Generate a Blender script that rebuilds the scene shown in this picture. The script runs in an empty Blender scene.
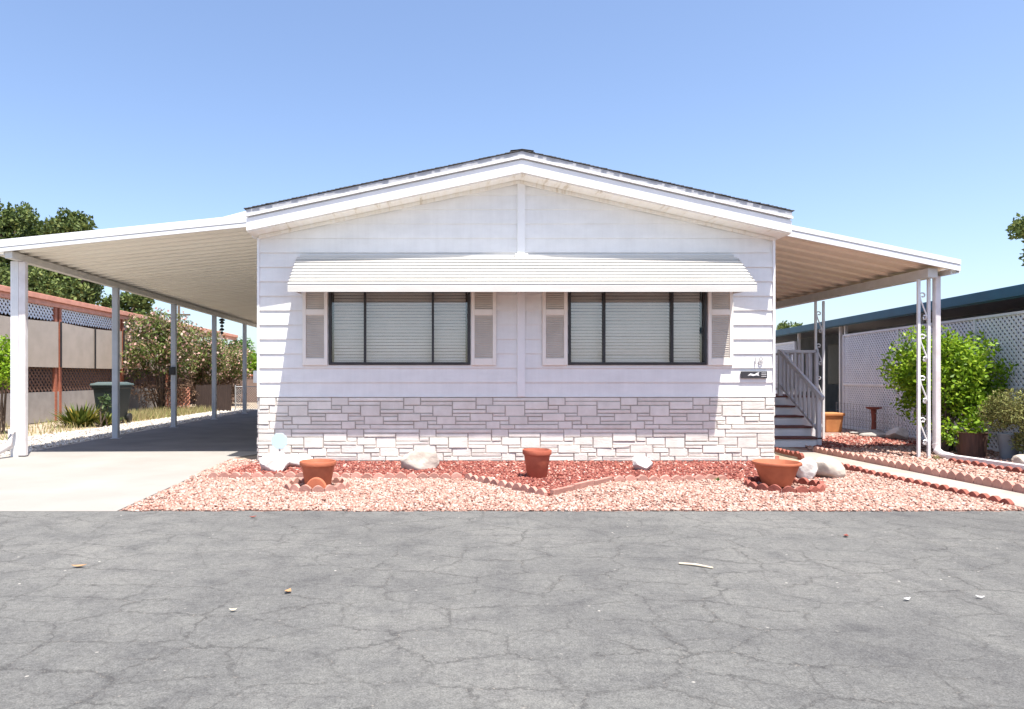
import bpy, bmesh, math, random
import numpy as np
from mathutils import Vector, Matrix

random.seed(7)
R = math.radians
SC = bpy.context.scene
COL = SC.collection

# ------------------------------------------------------------------ materials
MATS = {}

def new_mat(name):
    m = bpy.data.materials.new(name)
    m.use_nodes = True
    nt = m.node_tree
    b = nt.nodes['Principled BSDF']
    return m, nt, b

def N(nt, t, **kw):
    n = nt.nodes.new(t)
    for k, v in kw.items():
        if k in n.inputs:
            n.inputs[k].default_value = v
        else:
            setattr(n, k, v)
    return n

def c4(c):
    return (c[0], c[1], c[2], 1.0)

def ramp(nt, fac, stops):
    r = nt.nodes.new('ShaderNodeValToRGB')
    e = r.color_ramp.elements
    while len(e) > 1:
        e.remove(e[-1])
    e[0].position = stops[0][0]
    e[0].color = c4(stops[0][1])
    for p, c in stops[1:]:
        x = e.new(p)
        x.color = c4(c)
    nt.links.new(fac, r.inputs[0])
    return r.outputs[0]

def mixc(nt, fac, a, b, mode='MIX'):
    n = nt.nodes.new('ShaderNodeMix')
    n.data_type = 'RGBA'
    n.blend_type = mode
    for inp, v in ((n.inputs[0], fac), (n.inputs[6], a), (n.inputs[7], b)):
        if isinstance(v, (int, float)):
            inp.default_value = v
        elif isinstance(v, tuple):
            inp.default_value = c4(v)
        else:
            nt.links.new(v, inp)
    return n.outputs[2]

def coords(nt, scale=(1, 1, 1)):
    tc = nt.nodes.new('ShaderNodeTexCoord')
    mp = nt.nodes.new('ShaderNodeMapping')
    mp.inputs['Scale'].default_value = scale
    nt.links.new(tc.outputs['Object'], mp.inputs[0])
    return mp.outputs[0]

def noise(nt, vec, scale, detail=4, rough=.55):
    n = N(nt, 'ShaderNodeTexNoise', Scale=scale, Detail=detail, Roughness=rough)
    nt.links.new(vec, n.inputs['Vector'])
    return n.outputs[0]

def simple(name, c1, c2=None, rough=.6, scale=6, stretch=(1, 1, 1), bump=0, bscale=60, lo=.35, hi=.65, metallic=0, spec=.4, island=0):
    if name in MATS:
        return MATS[name]
    m, nt, b = new_mat(name)
    b.inputs['Roughness'].default_value = rough
    b.inputs['Metallic'].default_value = metallic
    b.inputs['Specular IOR Level'].default_value = spec
    vec = coords(nt, stretch)
    if c2 is None:
        c2 = tuple(x * .86 for x in c1)
    col = ramp(nt, noise(nt, vec, scale), [(lo, c2), (hi, c1)])
    if island:
        g = nt.nodes.new('ShaderNodeNewGeometry')
        f = ramp(nt, g.outputs['Random Per Island'], [(0, (1 - island,) * 3), (1, (1 + island * .3,) * 3)])
        col = mixc(nt, 1.0, col, f, 'MULTIPLY')
    nt.links.new(col, b.inputs['Base Color'])
    if bump:
        bp = N(nt, 'ShaderNodeBump', Strength=bump, Distance=.01)
        nt.links.new(noise(nt, coords(nt), bscale, 3), bp.inputs['Height'])
        nt.links.new(bp.outputs[0], b.inputs['Normal'])
    MATS[name] = m
    return m

def island_mat(name, stops, rough=.9, bump=0, bscale=80, translucent=0, spec=.25):
    if name in MATS:
        return MATS[name]
    m, nt, b = new_mat(name)
    b.inputs['Roughness'].default_value = rough
    b.inputs['Specular IOR Level'].default_value = spec
    g = nt.nodes.new('ShaderNodeNewGeometry')
    col = ramp(nt, g.outputs['Random Per Island'], stops)
    nt.links.new(col, b.inputs['Base Color'])
    if bump:
        bp = N(nt, 'ShaderNodeBump', Strength=bump, Distance=.01)
        nt.links.new(noise(nt, coords(nt), bscale, 3), bp.inputs['Height'])
        nt.links.new(bp.outputs[0], b.inputs['Normal'])
    if translucent:
        t = nt.nodes.new('ShaderNodeBsdfTranslucent')
        nt.links.new(col, t.inputs[0])
        mx = nt.nodes.new('ShaderNodeMixShader')
        mx.inputs[0].default_value = translucent
        nt.links.new(b.outputs[0], mx.inputs[1])
        nt.links.new(t.outputs[0], mx.inputs[2])
        nt.links.new(mx.outputs[0], nt.nodes['Material Output'].inputs[0])
    MATS[name] = m
    return m

def glass_mat():
    m, nt, b = new_mat('window_glass')
    nt.nodes.remove(b)
    t = nt.nodes.new('ShaderNodeBsdfTransparent')
    t.inputs[0].default_value = (.95, .95, .95, 1)
    g = nt.nodes.new('ShaderNodeBsdfGlossy')
    g.inputs['Roughness'].default_value = .01
    f = nt.nodes.new('ShaderNodeLayerWeight'); f.inputs['Blend'].default_value = .5
    pw = nt.nodes.new('ShaderNodeMath'); pw.operation = 'POWER'; pw.inputs[1].default_value = 4
    nt.links.new(f.outputs['Facing'], pw.inputs[0])
    ma = nt.nodes.new('ShaderNodeMath'); ma.operation = 'MULTIPLY_ADD'; ma.inputs[1].default_value = .7; ma.inputs[2].default_value = .10
    nt.links.new(pw.outputs[0], ma.inputs[0])
    mx = nt.nodes.new('ShaderNodeMixShader')
    nt.links.new(ma.outputs[0], mx.inputs[0])
    nt.links.new(t.outputs[0], mx.inputs[1])
    nt.links.new(g.outputs[0], mx.inputs[2])
    nt.links.new(mx.outputs[0], nt.nodes['Material Output'].inputs[0])
    return m

def asphalt_mat():
    m, nt, b = new_mat('worn_asphalt')
    b.inputs['Roughness'].default_value = .92
    b.inputs['Specular IOR Level'].default_value = .2
    vec = coords(nt)
    big = noise(nt, vec, .55, 6, .65)
    base = ramp(nt, big, [(.28, (.098, .097, .097)), (.5, (.133, .132, .128)), (.74, (.168, .165, .157))])
    grain = noise(nt, vec, 120, 4, .75)
    base = mixc(nt, .9, base, ramp(nt, grain, [(.3, (.5, .5, .5)), (.5, (1, 1, 1)), (.7, (1.45, 1.45, 1.43))]), 'MULTIPLY')
    mid = noise(nt, vec, 34, 5, .8)
    base = mixc(nt, .9, base, ramp(nt, mid, [(.32, (.70, .70, .70)), (.68, (1.28, 1.28, 1.26))]), 'MULTIPLY')
    blot = noise(nt, vec, 3.6, 6, .7)
    base = mixc(nt, .75, base, ramp(nt, blot, [(.3, (.62, .62, .65)), (.5, (1, 1, 1)), (.72, (1.2, 1.2, 1.17))]), 'MULTIPLY')
    heights = []
    fade = noise(nt, vec, 1.1, 4, .65)
    def warp(sc_, amp, det):
        wn = N(nt, 'ShaderNodeTexNoise', Scale=sc_, Detail=det, Roughness=.7)
        nt.links.new(vec, wn.inputs['Vector'])
        vm = nt.nodes.new('ShaderNodeVectorMath'); vm.operation = 'SCALE'; vm.inputs[3].default_value = amp
        nt.links.new(wn.outputs['Color'], vm.inputs[0])
        va = nt.nodes.new('ShaderNodeVectorMath'); va.operation = 'ADD'
        nt.links.new(vec, va.inputs[0]); nt.links.new(vm.outputs[0], va.inputs[1])
        return va.outputs[0]
    grit = ramp(nt, noise(nt, vec, 38, 3, .75), [(.57, (.052, .05, .05)), (.63, (.20, .175, .15)), (.70, (.46, .42, .36))])
    wisp = noise(nt, vec, 7, 4, .7)
    for sc_, st, rot, w, s, flo, fhi, wp, rnd_ in ((2.55, (.82, 1.25, 1), .05, .018, .60, .26, .54, warp(8.0, .19, 10), .88),
                                         (5.8, (.9, 1.2, 1), .1, .030, .46, .40, .56, warp(9.0, .09, 10), .7)):
        mp = nt.nodes.new('ShaderNodeMapping'); mp.inputs['Scale'].default_value = st; mp.inputs['Rotation'].default_value = (0, 0, rot)
        nt.links.new(wp, mp.inputs[0])
        v = N(nt, 'ShaderNodeTexVoronoi', Scale=sc_); v.feature = 'DISTANCE_TO_EDGE'; v.voronoi_dimensions = '2D'
        v.inputs['Randomness'].default_value = rnd_
        nt.links.new(mp.outputs[0], v.inputs['Vector'])
        r = ramp(nt, v.outputs['Distance'], [(0, (1, 1, 1)), (w * .5, (.7,) * 3), (w * 1.1, (.22,) * 3), (w * 3.5, (0, 0, 0))])
        fm = mixc(nt, 1.0, ramp(nt, fade, [(flo, (.12,) * 3), (fhi, (1, 1, 1))]), ramp(nt, wisp, [(.3, (.25,) * 3), (.55, (1, 1, 1))]), 'MULTIPLY')
        mul = nt.nodes.new('ShaderNodeMath'); mul.operation = 'MULTIPLY'
        nt.links.new(r, mul.inputs[0]); nt.links.new(fm, mul.inputs[1])
        mu2 = nt.nodes.new('ShaderNodeMath'); mu2.operation = 'MULTIPLY'; mu2.inputs[1].default_value = s
        nt.links.new(mul.outputs[0], mu2.inputs[0])
        base = mixc(nt, mu2.outputs[0], base, grit)
        heights.append(mu2.outputs[0])
    sv = N(nt, 'ShaderNodeTexVoronoi', Scale=9.0)
    nt.links.new(vec, sv.inputs['Vector'])
    speck = ramp(nt, sv.outputs['Distance'], [(.05, (1, 1, 1)), (.085, (0, 0, 0))])
    sm = mixc(nt, 1.0, speck, ramp(nt, noise(nt, vec, 2.4, 3, .6), [(.48, (0, 0, 0)), (.6, (1, 1, 1))]), 'MULTIPLY')
    base = mixc(nt, sm, base, (.42, .40, .36))
    oil = ramp(nt, noise(nt, vec, 2.3, 3, .5), [(.67, (0, 0, 0)), (.76, (.45, .45, .45))])
    base = mixc(nt, oil, base, (.088, .086, .086))
    nt.links.new(base, b.inputs['Base Color'])
    add = nt.nodes.new('ShaderNodeMath'); add.operation = 'MULTIPLY_ADD'
    add.inputs[1].default_value = -1.2
    nt.links.new(heights[0], add.inputs[0]); nt.links.new(grain, add.inputs[2])
    bp = N(nt, 'ShaderNodeBump', Strength=.55, Distance=.012)
    nt.links.new(add.outputs[0], bp.inputs['Height'])
    nt.links.new(bp.outputs[0], b.inputs['Normal'])
    return m

def siding_mat():
    m, nt, b = new_mat('white_painted_siding')
    b.inputs['Roughness'].default_value = .5
    vec = coords(nt, (1, 1, 14))
    col = ramp(nt, noise(nt, coords(nt, (1.2, 1.2, 2.5)), 2.2, 5, .6), [(.28, (.735, .73, .715)), (.7, (.82, .815, .80))])
    streak = ramp(nt, noise(nt, coords(nt, (5, 5, .35)), 2.4, 5, .7), [(.34, (.90, .895, .885)), (.6, (1, 1, 1))])
    col = mixc(nt, .4, col, streak, 'MULTIPLY')
    nt.links.new(col, b.inputs['Base Color'])
    bp = N(nt, 'ShaderNodeBump', Strength=.25, Distance=.006)
    nt.links.new(noise(nt, coords(nt, (6, 6, 60)), 4, 4, .6), bp.inputs['Height'])
    nt.links.new(bp.outputs[0], b.inputs['Normal'])
    return m

def soffit_mat():
    m, nt, b = new_mat('stained_soffit')
    b.inputs['Roughness'].default_value = .6
    st = noise(nt, coords(nt, (9, .9, .9)), 1.6, 5, .7)
    col = ramp(nt, st, [(.34, (.82, .81, .78)), (.58, (.78, .75, .69)), (.74, (.48, .40, .28))])
    nt.links.new(col, b.inputs['Base Color'])
    return m

M = {}
M['siding'] = siding_mat()
M['trim'] = simple('white_trim', (.83, .83, .83), (.76, .76, .76), .45, 3)
M['stone'] = simple('painted_stone', (.80, .765, .705), (.71, .675, .615), .75, 7, bump=.5, bscale=45, island=.12)
M['mortar'] = simple('painted_mortar', (.47, .43, .39), (.39, .355, .32), .9, 9)
M['soffit'] = soffit_mat()
M['flash'] = simple('grey_flashing', (.42, .42, .44), (.34, .34, .36), .45, 8)
M['shingle'] = simple('dark_shingle', (.10, .095, .09), (.05, .05, .05), .95, 14, bump=.8, bscale=50)
M['awning'] = simple('cream_aluminium', (.62, .60, .56), (.55, .53, .485), .42, 2, (.5, 3, 3))
M['ceil_l'] = simple('cream_pan_metal', (.86, .82, .72), (.82, .77, .67), .5, 1.2, (.6, 2, 1))
M['ceil_r'] = simple('tan_pan_metal', (.82, .69, .57), (.75, .62, .50), .5, 1.2, (.6, 2, 1))
M['metal'] = simple('white_painted_metal', (.78, .78, .78), (.70, .70, .71), .4, 4)
M['shadedmetal'] = simple('shaded_white_metal', (.46, .49, .53), (.40, .43, .47), .45, 4)  # post metal under the carport roof, shade painted in as grey
M['railgrey'] = simple('grey_rail_paint', (.62, .62, .66), (.55, .55, .59), .5, 4)
M['pipe'] = simple('white_pipe', (.74, .70, .70), (.62, .57, .56), .45, 5)
M['bronze'] = simple('dark_bronze', (.035, .032, .036), (.022, .02, .022), .4, 6)
M['glass'] = glass_mat()
M['blind'] = simple('blind_slat', (.86, .815, .765), (.80, .755, .705), .5, 3)
M['dark'] = simple('dark_interior', (.045, .035, .03), (.03, .025, .02), .9, 2)
M['shutter'] = simple('shutter_frame', (.85, .81, .74), (.80, .755, .69), .5, 4)
M['louver'] = simple('shutter_louver', (.62, .565, .50), (.55, .50, .445), .55, 4)
M['asphalt'] = asphalt_mat()
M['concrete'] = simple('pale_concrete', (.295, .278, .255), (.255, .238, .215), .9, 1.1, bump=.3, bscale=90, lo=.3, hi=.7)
M['shadedconc'] = simple('shaded_concrete', (.17, .165, .165), (.12, .118, .12), .9, 1.4, bump=.3, bscale=60, lo=.3, hi=.7)  # driveway concrete with the carport's shade painted in, from its shadow line back
M['path'] = simple('path_concrete', (.36, .315, .275), (.30, .26, .225), .9, 2.5, bump=.3, bscale=80)
M['dirt'] = simple('dry_dirt', (.40, .33, .25), (.28, .22, .16), 1, 1.6, bump=.6, bscale=20)
M['bedbase'] = simple('gravel_bed', (.34, .22, .18), (.22, .13, .105), 1, 16, bump=.8, bscale=40)
M['mulchbase'] = simple('mulch_bed', (.24, .07, .05), (.13, .035, .028), 1, 18, bump=.8, bscale=40)
M['palebase'] = simple('pale_gravel_bed', (.52, .48, .43), (.40, .36, .32), 1, 18, bump=.8, bscale=40)
M['pinkstone'] = island_mat('pink_stone', [(0, (.26, .125, .095)), (.2, (.36, .20, .155)), (.5, (.43, .27, .22)), (.85, (.47, .335, .28)), (1, (.53, .44, .385))], bump=.3)
M['redstone'] = island_mat('red_lava', [(0, (.13, .035, .03)), (.4, (.24, .068, .052)), (.8, (.33, .12, .09)), (.93, (.45, .24, .19)), (1, (.62, .5, .44))], bump=.3)
M['palestone'] = island_mat('pale_stone', [(0, (.34, .31, .28)), (.5, (.52, .49, .45)), (1, (.68, .66, .62))], bump=.3)
M['terra'] = simple('terracotta', (.47, .15, .075), (.38, .115, .058), .7, 7, bump=.15, bscale=30)
M['terradark'] = simple('dark_terracotta', (.45, .125, .072), (.36, .098, .055), .65, 7, bump=.15, bscale=30)
M['edging'] = simple('faded_edging', (.52, .29, .235), (.44, .22, .175), .9, 6, bump=.4, bscale=50, island=.25)
M['edgedark'] = simple('red_edging', (.34, .11, .08), (.25, .075, .055), .9, 6, bump=.4, bscale=50, island=.25)
M['soil'] = simple('dry_soil', (.20, .13, .09), (.11, .07, .05), 1, 20, bump=.8, bscale=40)
M['rock'] = simple('white_rock', (.62, .60, .57), (.42, .38, .34), .9, 4.5, bump=.9, bscale=18, lo=.3, hi=.55)
M['rocktan'] = simple('tan_rock', (.55, .50, .43), (.36, .31, .26), .9, 4.5, bump=.9, bscale=18, lo=.3, hi=.6)
M['rockgrey'] = simple('grey_flat_rock', (.42, .40, .37), (.28, .26, .24), .9, 5, bump=.9, bscale=18)
M['redwood'] = simple('red_brown_timber', (.40, .14, .085), (.31, .10, .06), .6, 5, (1, 1, 4))
M['redwoodl'] = simple('salmon_trim', (.72, .33, .23), (.62, .27, .185), .6, 5)
M['screen'] = simple('beige_shade_cloth', (.50, .42, .35), (.44, .37, .305), .9, 2.2, bump=.3, bscale=120)
M['brownlat'] = simple('brown_lattice', (.20, .115, .085), (.14, .08, .06), .8, 7)
M['lowwall'] = simple('grey_low_wall', (.36, .33, .31), (.29, .265, .25), .9, 3)
M['latw'] = simple('white_lattice', (.78, .79, .82), (.70, .71, .75), .5, 3)
M['shadedwall'] = simple('shaded_blue_wall', (.09, .10, .13), (.07, .08, .105), .8, 3)  # wall behind the lattice, its shade painted in as dark blue
M['teal'] = simple('teal_fascia', (.010, .092, .15), (.008, .072, .12), .5, 3)
M['olive'] = simple('slate_grey_wall', (.17, .19, .21), (.13, .15, .165), .8, 3)
M['stepred'] = simple('brown_red_tread', (.17, .065, .055), (.12, .045, .04), .7, 8)
M['stepwhite'] = simple('step_white', (.76, .77, .79), (.69, .70, .72), .5, 4)
M['bin'] = simple('dark_green_plastic', (.016, .026, .025), (.012, .02, .02), .5, 5)
M['binlid'] = simple('green_grey_plastic', (.09, .12, .115), (.07, .10, .095), .5, 5)
M['black'] = simple('black_plastic', (.02, .02, .021), (.015, .015, .016), .5, 5)
M['bluesign'] = simple('pale_blue_sign', (.50, .69, .77), (.47, .66, .74), .5, 4)
M['orangeclay'] = simple('orange_clay', (.55, .24, .09), (.46, .19, .07), .7, 5)
M['redclay'] = simple('red_brown_clay', (.25, .07, .05), (.19, .05, .035), .7, 6)
M['bark'] = simple('bark', (.16, .12, .09), (.09, .065, .05), .95, 8, (3, 3, .8), bump=.8, bscale=25)
M['reed'] = simple('dark_reed_screen', (.075, .05, .042), (.045, .03, .026), .95, 5, (14, 14, .6))
M['galv'] = simple('galvanised_steel', (.42, .42, .42), (.34, .34, .34), .45, 8)
M['backwall'] = simple('brown_back_wall', (.26, .185, .15), (.20, .14, .115), .9, 2)
M['greypot'] = simple('blue_grey_glaze', (.34, .38, .43), (.28, .32, .37), .4, 4)
M['tub'] = simple('dark_wood_tub', (.10, .05, .035), (.06, .03, .022), .8, 5, (6, 6, .6))
M['plaque'] = simple('black_plaque', (.05, .05, .055), (.035, .035, .04), .4, 8)
M['number'] = simple('pale_number', (.46, .45, .45), (.42, .41, .41), .5, 5)
M['leafdry'] = simple('dry_leaf', (.40, .24, .12), (.28, .16, .08), .8, 20)
M['straw'] = simple('pale_twig', (.60, .52, .40), (.5, .42, .32), .8, 20)
M['paper'] = simple('white_scrap', (.80, .79, .77), (.72, .71, .69), .7, 10)
M['tree'] = island_mat('tree_leaf', [(0, (.034, .058, .018)), (.45, (.082, .122, .032)), (.8, (.145, .19, .05)), (1, (.22, .25, .08))], .6, translucent=.25)
M['bush'] = island_mat('bright_leaf', [(0, (.08, .16, .012)), (.4, (.19, .33, .020)), (.8, (.30, .46, .03)), (1, (.42, .54, .06))], .5, translucent=.35)
M['shrub'] = island_mat('shrub_leaf', [(0, (.03, .085, .018)), (.5, (.065, .16, .03)), (1, (.14, .26, .06))], .55, translucent=.3)
M['oleander'] = island_mat('oleander_leaf', [(0, (.06, .06, .02)), (.3, (.10, .15, .032)), (.65, (.16, .22, .05)), (.8, (.25, .21, .09)), (.9, (.30, .16, .10)), (1, (.42, .28, .19))], .6, translucent=.25)
M['blossom'] = island_mat('blossom', [(0, (.58, .30, .27)), (.5, (.68, .45, .38)), (1, (.76, .62, .52))], .7, translucent=.3)
M['brownleaf'] = island_mat('dry_brush', [(0, (.06, .035, .025)), (.5, (.14, .085, .055)), (1, (.26, .17, .11))], .9)
M['juniper'] = island_mat('juniper_leaf', [(0, (.10, .085, .028)), (.4, (.18, .18, .055)), (.8, (.26, .29, .09)), (1, (.34, .34, .13))], .7, translucent=.15)
M['aloe'] = island_mat('aloe_leaf', [(0, (.05, .075, .015)), (.6, (.12, .16, .03)), (.85, (.28, .25, .05)), (1, (.42, .26, .06))], .5, translucent=.2)
M['grass'] = island_mat('dry_grass', [(0, (.30, .24, .12)), (.5, (.44, .37, .20)), (.8, (.30, .32, .13)), (1, (.20, .27, .09))], .9, translucent=.3)
M['palm'] = island_mat('palm_leaf', [(0, (.025, .05, .022)), (.6, (.06, .10, .035)), (1, (.14, .18, .08))], .5, translucent=.2)

# ------------------------------------------------------------------ mesh builder
class MB:
    def __init__(s):
        s.v, s.f = [], []
    def add(s, vs, fs):
        o = len(s.v)
        s.v += [tuple(p) for p in vs]
        s.f += [tuple(i + o for i in f) for f in fs]
        return s
    def box(s, x0, x1, y0, y1, z0, z1):
        return s.add([(x0, y0, z0), (x1, y0, z0), (x1, y1, z0), (x0, y1, z0), (x0, y0, z1), (x1, y0, z1), (x1, y1, z1), (x0, y1, z1)],
                     [(0, 3, 2, 1), (4, 5, 6, 7), (0, 1, 5, 4), (1, 2, 6, 5), (2, 3, 7, 6), (3, 0, 4, 7)])
    def bar(s, p, q, w, h, up=(0, 0, 1)):
        p, q = Vector(p), Vector(q)
        d = (q - p).normalized()
        u = Vector(up)
        if abs(d.dot(u)) > .98:
            u = Vector((0, 1, 0))
        a = d.cross(u).normalized() * (w / 2)
        b = a.cross(d).normalized() * (h / 2)
        vs = []
        for c in (p, q):
            vs += [c - a - b, c + a - b, c + a + b, c - a + b]
        return s.add(vs, [(0, 3, 2, 1), (4, 5, 6, 7), (0, 1, 5, 4), (1, 2, 6, 5), (2, 3, 7, 6), (3, 0, 4, 7)])
    def tube(s, pts, r, n=8):
        pts = [Vector(p) for p in pts]
        rr = r if isinstance(r, (list, tuple)) else [r] * len(pts)
        vs, fs = [], []
        for i, p in enumerate(pts):
            d = (pts[min(i + 1, len(pts) - 1)] - pts[max(i - 1, 0)]).normalized()
            u = Vector((0, 0, 1)) if abs(d.z) < .9 else Vector((1, 0, 0))
            a = d.cross(u).normalized(); b = a.cross(d).normalized()
            for k in range(n):
                t = 2 * math.pi * k / n
                vs.append(p + (a * math.cos(t) + b * math.sin(t)) * rr[i])
        for i in range(len(pts) - 1):
            for k in range(n):
                fs.append((i * n + k, i * n + (k + 1) % n, (i + 1) * n + (k + 1) % n, (i + 1) * n + k))
        fs.append(tuple(range(n))[::-1])
        fs.append(tuple((len(pts) - 1) * n + k for k in range(n)))
        return s.add(vs, fs)
    def prism(s, poly, a, b, axis):
        n = len(poly)
        mk = {'x': lambda u, v, t: (t, u, v), 'y': lambda u, v, t: (u, t, v), 'z': lambda u, v, t: (u, v, t)}[axis]
        vs = [mk(u, v, a) for u, v in poly] + [mk(u, v, b) for u, v in poly]
        fs = [tuple(range(n))[::-1], tuple(range(n, 2 * n))] + [(i, (i + 1) % n, n + (i + 1) % n, n + i) for i in range(n)]
        return s.add(vs, fs)
    def lathe(s, prof, cx, cy, n=40):
        vs, fs = [], []
        for r, z in prof:
            for k in range(n):
                t = 2 * math.pi * k / n
                vs.append((cx + r * math.cos(t), cy + r * math.sin(t), z))
        for i in range(len(prof) - 1):
            for k in range(n):
                fs.append((i * n + k, i * n + (k + 1) % n, (i + 1) * n + (k + 1) % n, (i + 1) * n + k))
        fs.append(tuple(range(n))[::-1])
        fs.append(tuple((len(prof) - 1) * n + k for k in range(n)))
        return s.add(vs, fs)
    def build(s, name, m, parent=None, bevel=0, smooth=False, local=False, recalc=True):
        off = Vector((0, 0, 0))
        if parent is not None and not local:
            p = parent
            while p is not None:
                off += p.location
                p = p.parent
        me = bpy.data.meshes.new(name)
        me.from_pydata([tuple(Vector(v) - off) for v in s.v], [], s.f)
        if recalc:
            bm = bmesh.new(); bm.from_mesh(me)
            bmesh.ops.recalc_face_normals(bm, faces=bm.faces)
            bm.to_mesh(me); bm.free()
        me.materials.append(m)
        if smooth:
            me.polygons.foreach_set('use_smooth', [True] * len(me.polygons))
        o = bpy.data.objects.new(name, me)
        COL.objects.link(o)
        o.parent = parent
        if bevel:
            bv = o.modifiers.new('bevel', 'BEVEL'); bv.width = bevel; bv.segments = 2; bv.limit_method = 'ANGLE'
        return o

def tag(o, label=None, cat=None, group=None, kind=None):
    if label: o['label'] = label
    if cat: o['category'] = cat
    if group: o['group'] = group
    if kind: o['kind'] = kind
    return o

def empty(name, loc, label, cat, group=None, rz=0):
    o = bpy.data.objects.new(name, None)
    COL.objects.link(o)
    o.location = loc; o.rotation_euler = (0, 0, rz)
    o.empty_display_size = .2
    return tag(o, label, cat, group)

def copy_tree(o, parent=None):
    c = o.copy(); COL.objects.link(c); c.parent = parent
    for ch in list(o.children):
        copy_tree(ch, c)
    return c

def raw_mesh(name, verts, faces, m, parent=None, smooth=False):
    """verts (n,3) array, faces (k,j) array of equal size"""
    me = bpy.data.meshes.new(name)
    nv, (nf, k) = len(verts), faces.shape
    me.vertices.add(nv); me.vertices.foreach_set('co', verts.astype(np.float32).ravel())
    me.loops.add(nf * k); me.loops.foreach_set('vertex_index', faces.astype(np.int32).ravel())
    me.polygons.add(nf)
    me.polygons.foreach_set('loop_start', np.arange(0, nf * k, k, dtype=np.int32))
    me.polygons.foreach_set('loop_total', np.full(nf, k, dtype=np.int32))
    me.update(calc_edges=True)
    me.materials.append(m)
    if smooth:
        me.polygons.foreach_set('use_smooth', np.ones(nf, dtype=bool))
    o = bpy.data.objects.new(name, me); COL.objects.link(o); o.parent = parent
    return o

RNG = np.random.default_rng(11)

def rand_rot(n):
    q = RNG.normal(size=(n, 4)); q /= np.linalg.norm(q, axis=1)[:, None]
    w, x, y, z = q.T
    return np.stack([np.stack([1 - 2 * (y * y + z * z), 2 * (x * y - z * w), 2 * (x * z + y * w)], -1),
                     np.stack([2 * (x * y + z * w), 1 - 2 * (x * x + z * z), 2 * (y * z - x * w)], -1),
                     np.stack([2 * (x * z - y * w), 2 * (y * z + x * w), 1 - 2 * (x * x + y * y)], -1)], 1)

def ico():
    bm = bmesh.new(); bmesh.ops.create_icosphere(bm, subdivisions=1, radius=1)
    v = np.array([p.co for p in bm.verts]); f = np.array([[q.index for q in p.verts] for p in bm.faces]); bm.free()
    return v, f
ICO = ico()
OCT = (np.array([[1, 0, 0], [-1, 0, 0], [0, 1, 0], [0, -1, 0], [0, 0, 1], [0, 0, -1.]]),
       np.array([[0, 2, 4], [2, 1, 4], [1, 3, 4], [3, 0, 4], [2, 0, 5], [1, 2, 5], [3, 1, 5], [0, 3, 5]]))

def inside(poly, p):
    x, y = p[:, 0], p[:, 1]
    r = np.zeros(len(p), bool)
    n = len(poly)
    for i in range(n):
        x0, y0 = poly[i]; x1, y1 = poly[(i + 1) % n]
        c = ((y0 > y) != (y1 > y))
        with np.errstate(divide='ignore', invalid='ignore'):
            xi = (x1 - x0) * (y - y0) / (y1 - y0 if y1 != y0 else 1e-9) + x0
        r ^= c & (x < xi)
    return r

def stones(name, polys, density, size, m, base=ICO, z=0.0, holes=(), sizevar=.45, zfn=None):
    pts = []
    for poly in polys:
        a = np.array(poly); lo, hi = a.min(0), a.max(0)
        n = int((hi[0] - lo[0]) * (hi[1] - lo[1]) * density)
        p = lo + RNG.random((n, 2)) * (hi - lo)
        pts.append(p[inside(poly, p)])
    p = np.concatenate(pts)
    for h in holes:
        p = p[~inside(h, p)]
    keep = (np.sin(p[:, 0] * 3.1 + 1.7 * np.sin(p[:, 1] * 2.3)) * np.sin(p[:, 1] * 4.3 + 1.3 * np.sin(p[:, 0] * 1.9))) < .62 + .5 * RNG.random(len(p))
    p = p[keep]
    n = len(p)
    bv, bf = base
    sc = size * np.exp(RNG.normal(0, sizevar, (n, 1))) * (.7 + .6 * RNG.random((n, 3)))
    sc = np.minimum(sc, size * 1.9)
    jit = 1 + .30 * RNG.normal(size=(n, len(bv), 3))
    v = bv[None] * jit * sc[:, None, :]
    v = np.einsum('nij,nkj->nki', rand_rot(n), v)
    v[:, :, 2] *= .75
    v[:, :, 0] += p[:, None, 0]; v[:, :, 1] += p[:, None, 1]
    v[:, :, 2] += z + (.15 + .5 * RNG.random((n, 1))) * sc.mean(1, keepdims=True)
    f = bf[None] + (np.arange(n) * len(bv))[:, None, None]
    return raw_mesh(name, v.reshape(-1, 3), f.reshape(-1, 3), m)

def leaves(name, clumps, n, size, m, parent=None, aspect=.5, up=0.0, shell=.45, off=(0, 0, 0), squash=1.0):
    """diamond leaves spread through clumps (x, y, z, r)"""
    c = np.array([k[:3] for k in clumps]); r = np.array([k[3] for k in clumps])
    w = r ** 2; w = w / w.sum()
    idx = RNG.choice(len(clumps), n, p=w)
    d = RNG.normal(size=(n, 3)); d /= np.linalg.norm(d, axis=1)[:, None]
    rad = r[idx] * (shell + (1.08 - shell) * RNG.random(n) ** .6)
    pos = c[idx] + d * rad[:, None] * np.array([1, 1, squash])
    s = size * (.6 + .8 * RNG.random(n))
    rot = rand_rot(n)
    a = rot[:, :, 0]; b = rot[:, :, 1]; nn = rot[:, :, 2]
    if up:
        a = a + d * up; a /= np.linalg.norm(a, axis=1)[:, None]
        b = np.cross(nn, a); b /= np.linalg.norm(b, axis=1)[:, None]
    L = s[:, None]
    v = np.stack([pos, pos + a * L * .5 + b * L * aspect * .5 + nn * L * .08, pos + a * L, pos + a * L * .5 - b * L * aspect * .5 + nn * L * .08], 1)
    v = v - np.array(off)
    f = np.arange(n * 4).reshape(n, 4)
    return raw_mesh(name, v.reshape(-1, 3), f, m, parent)

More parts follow.
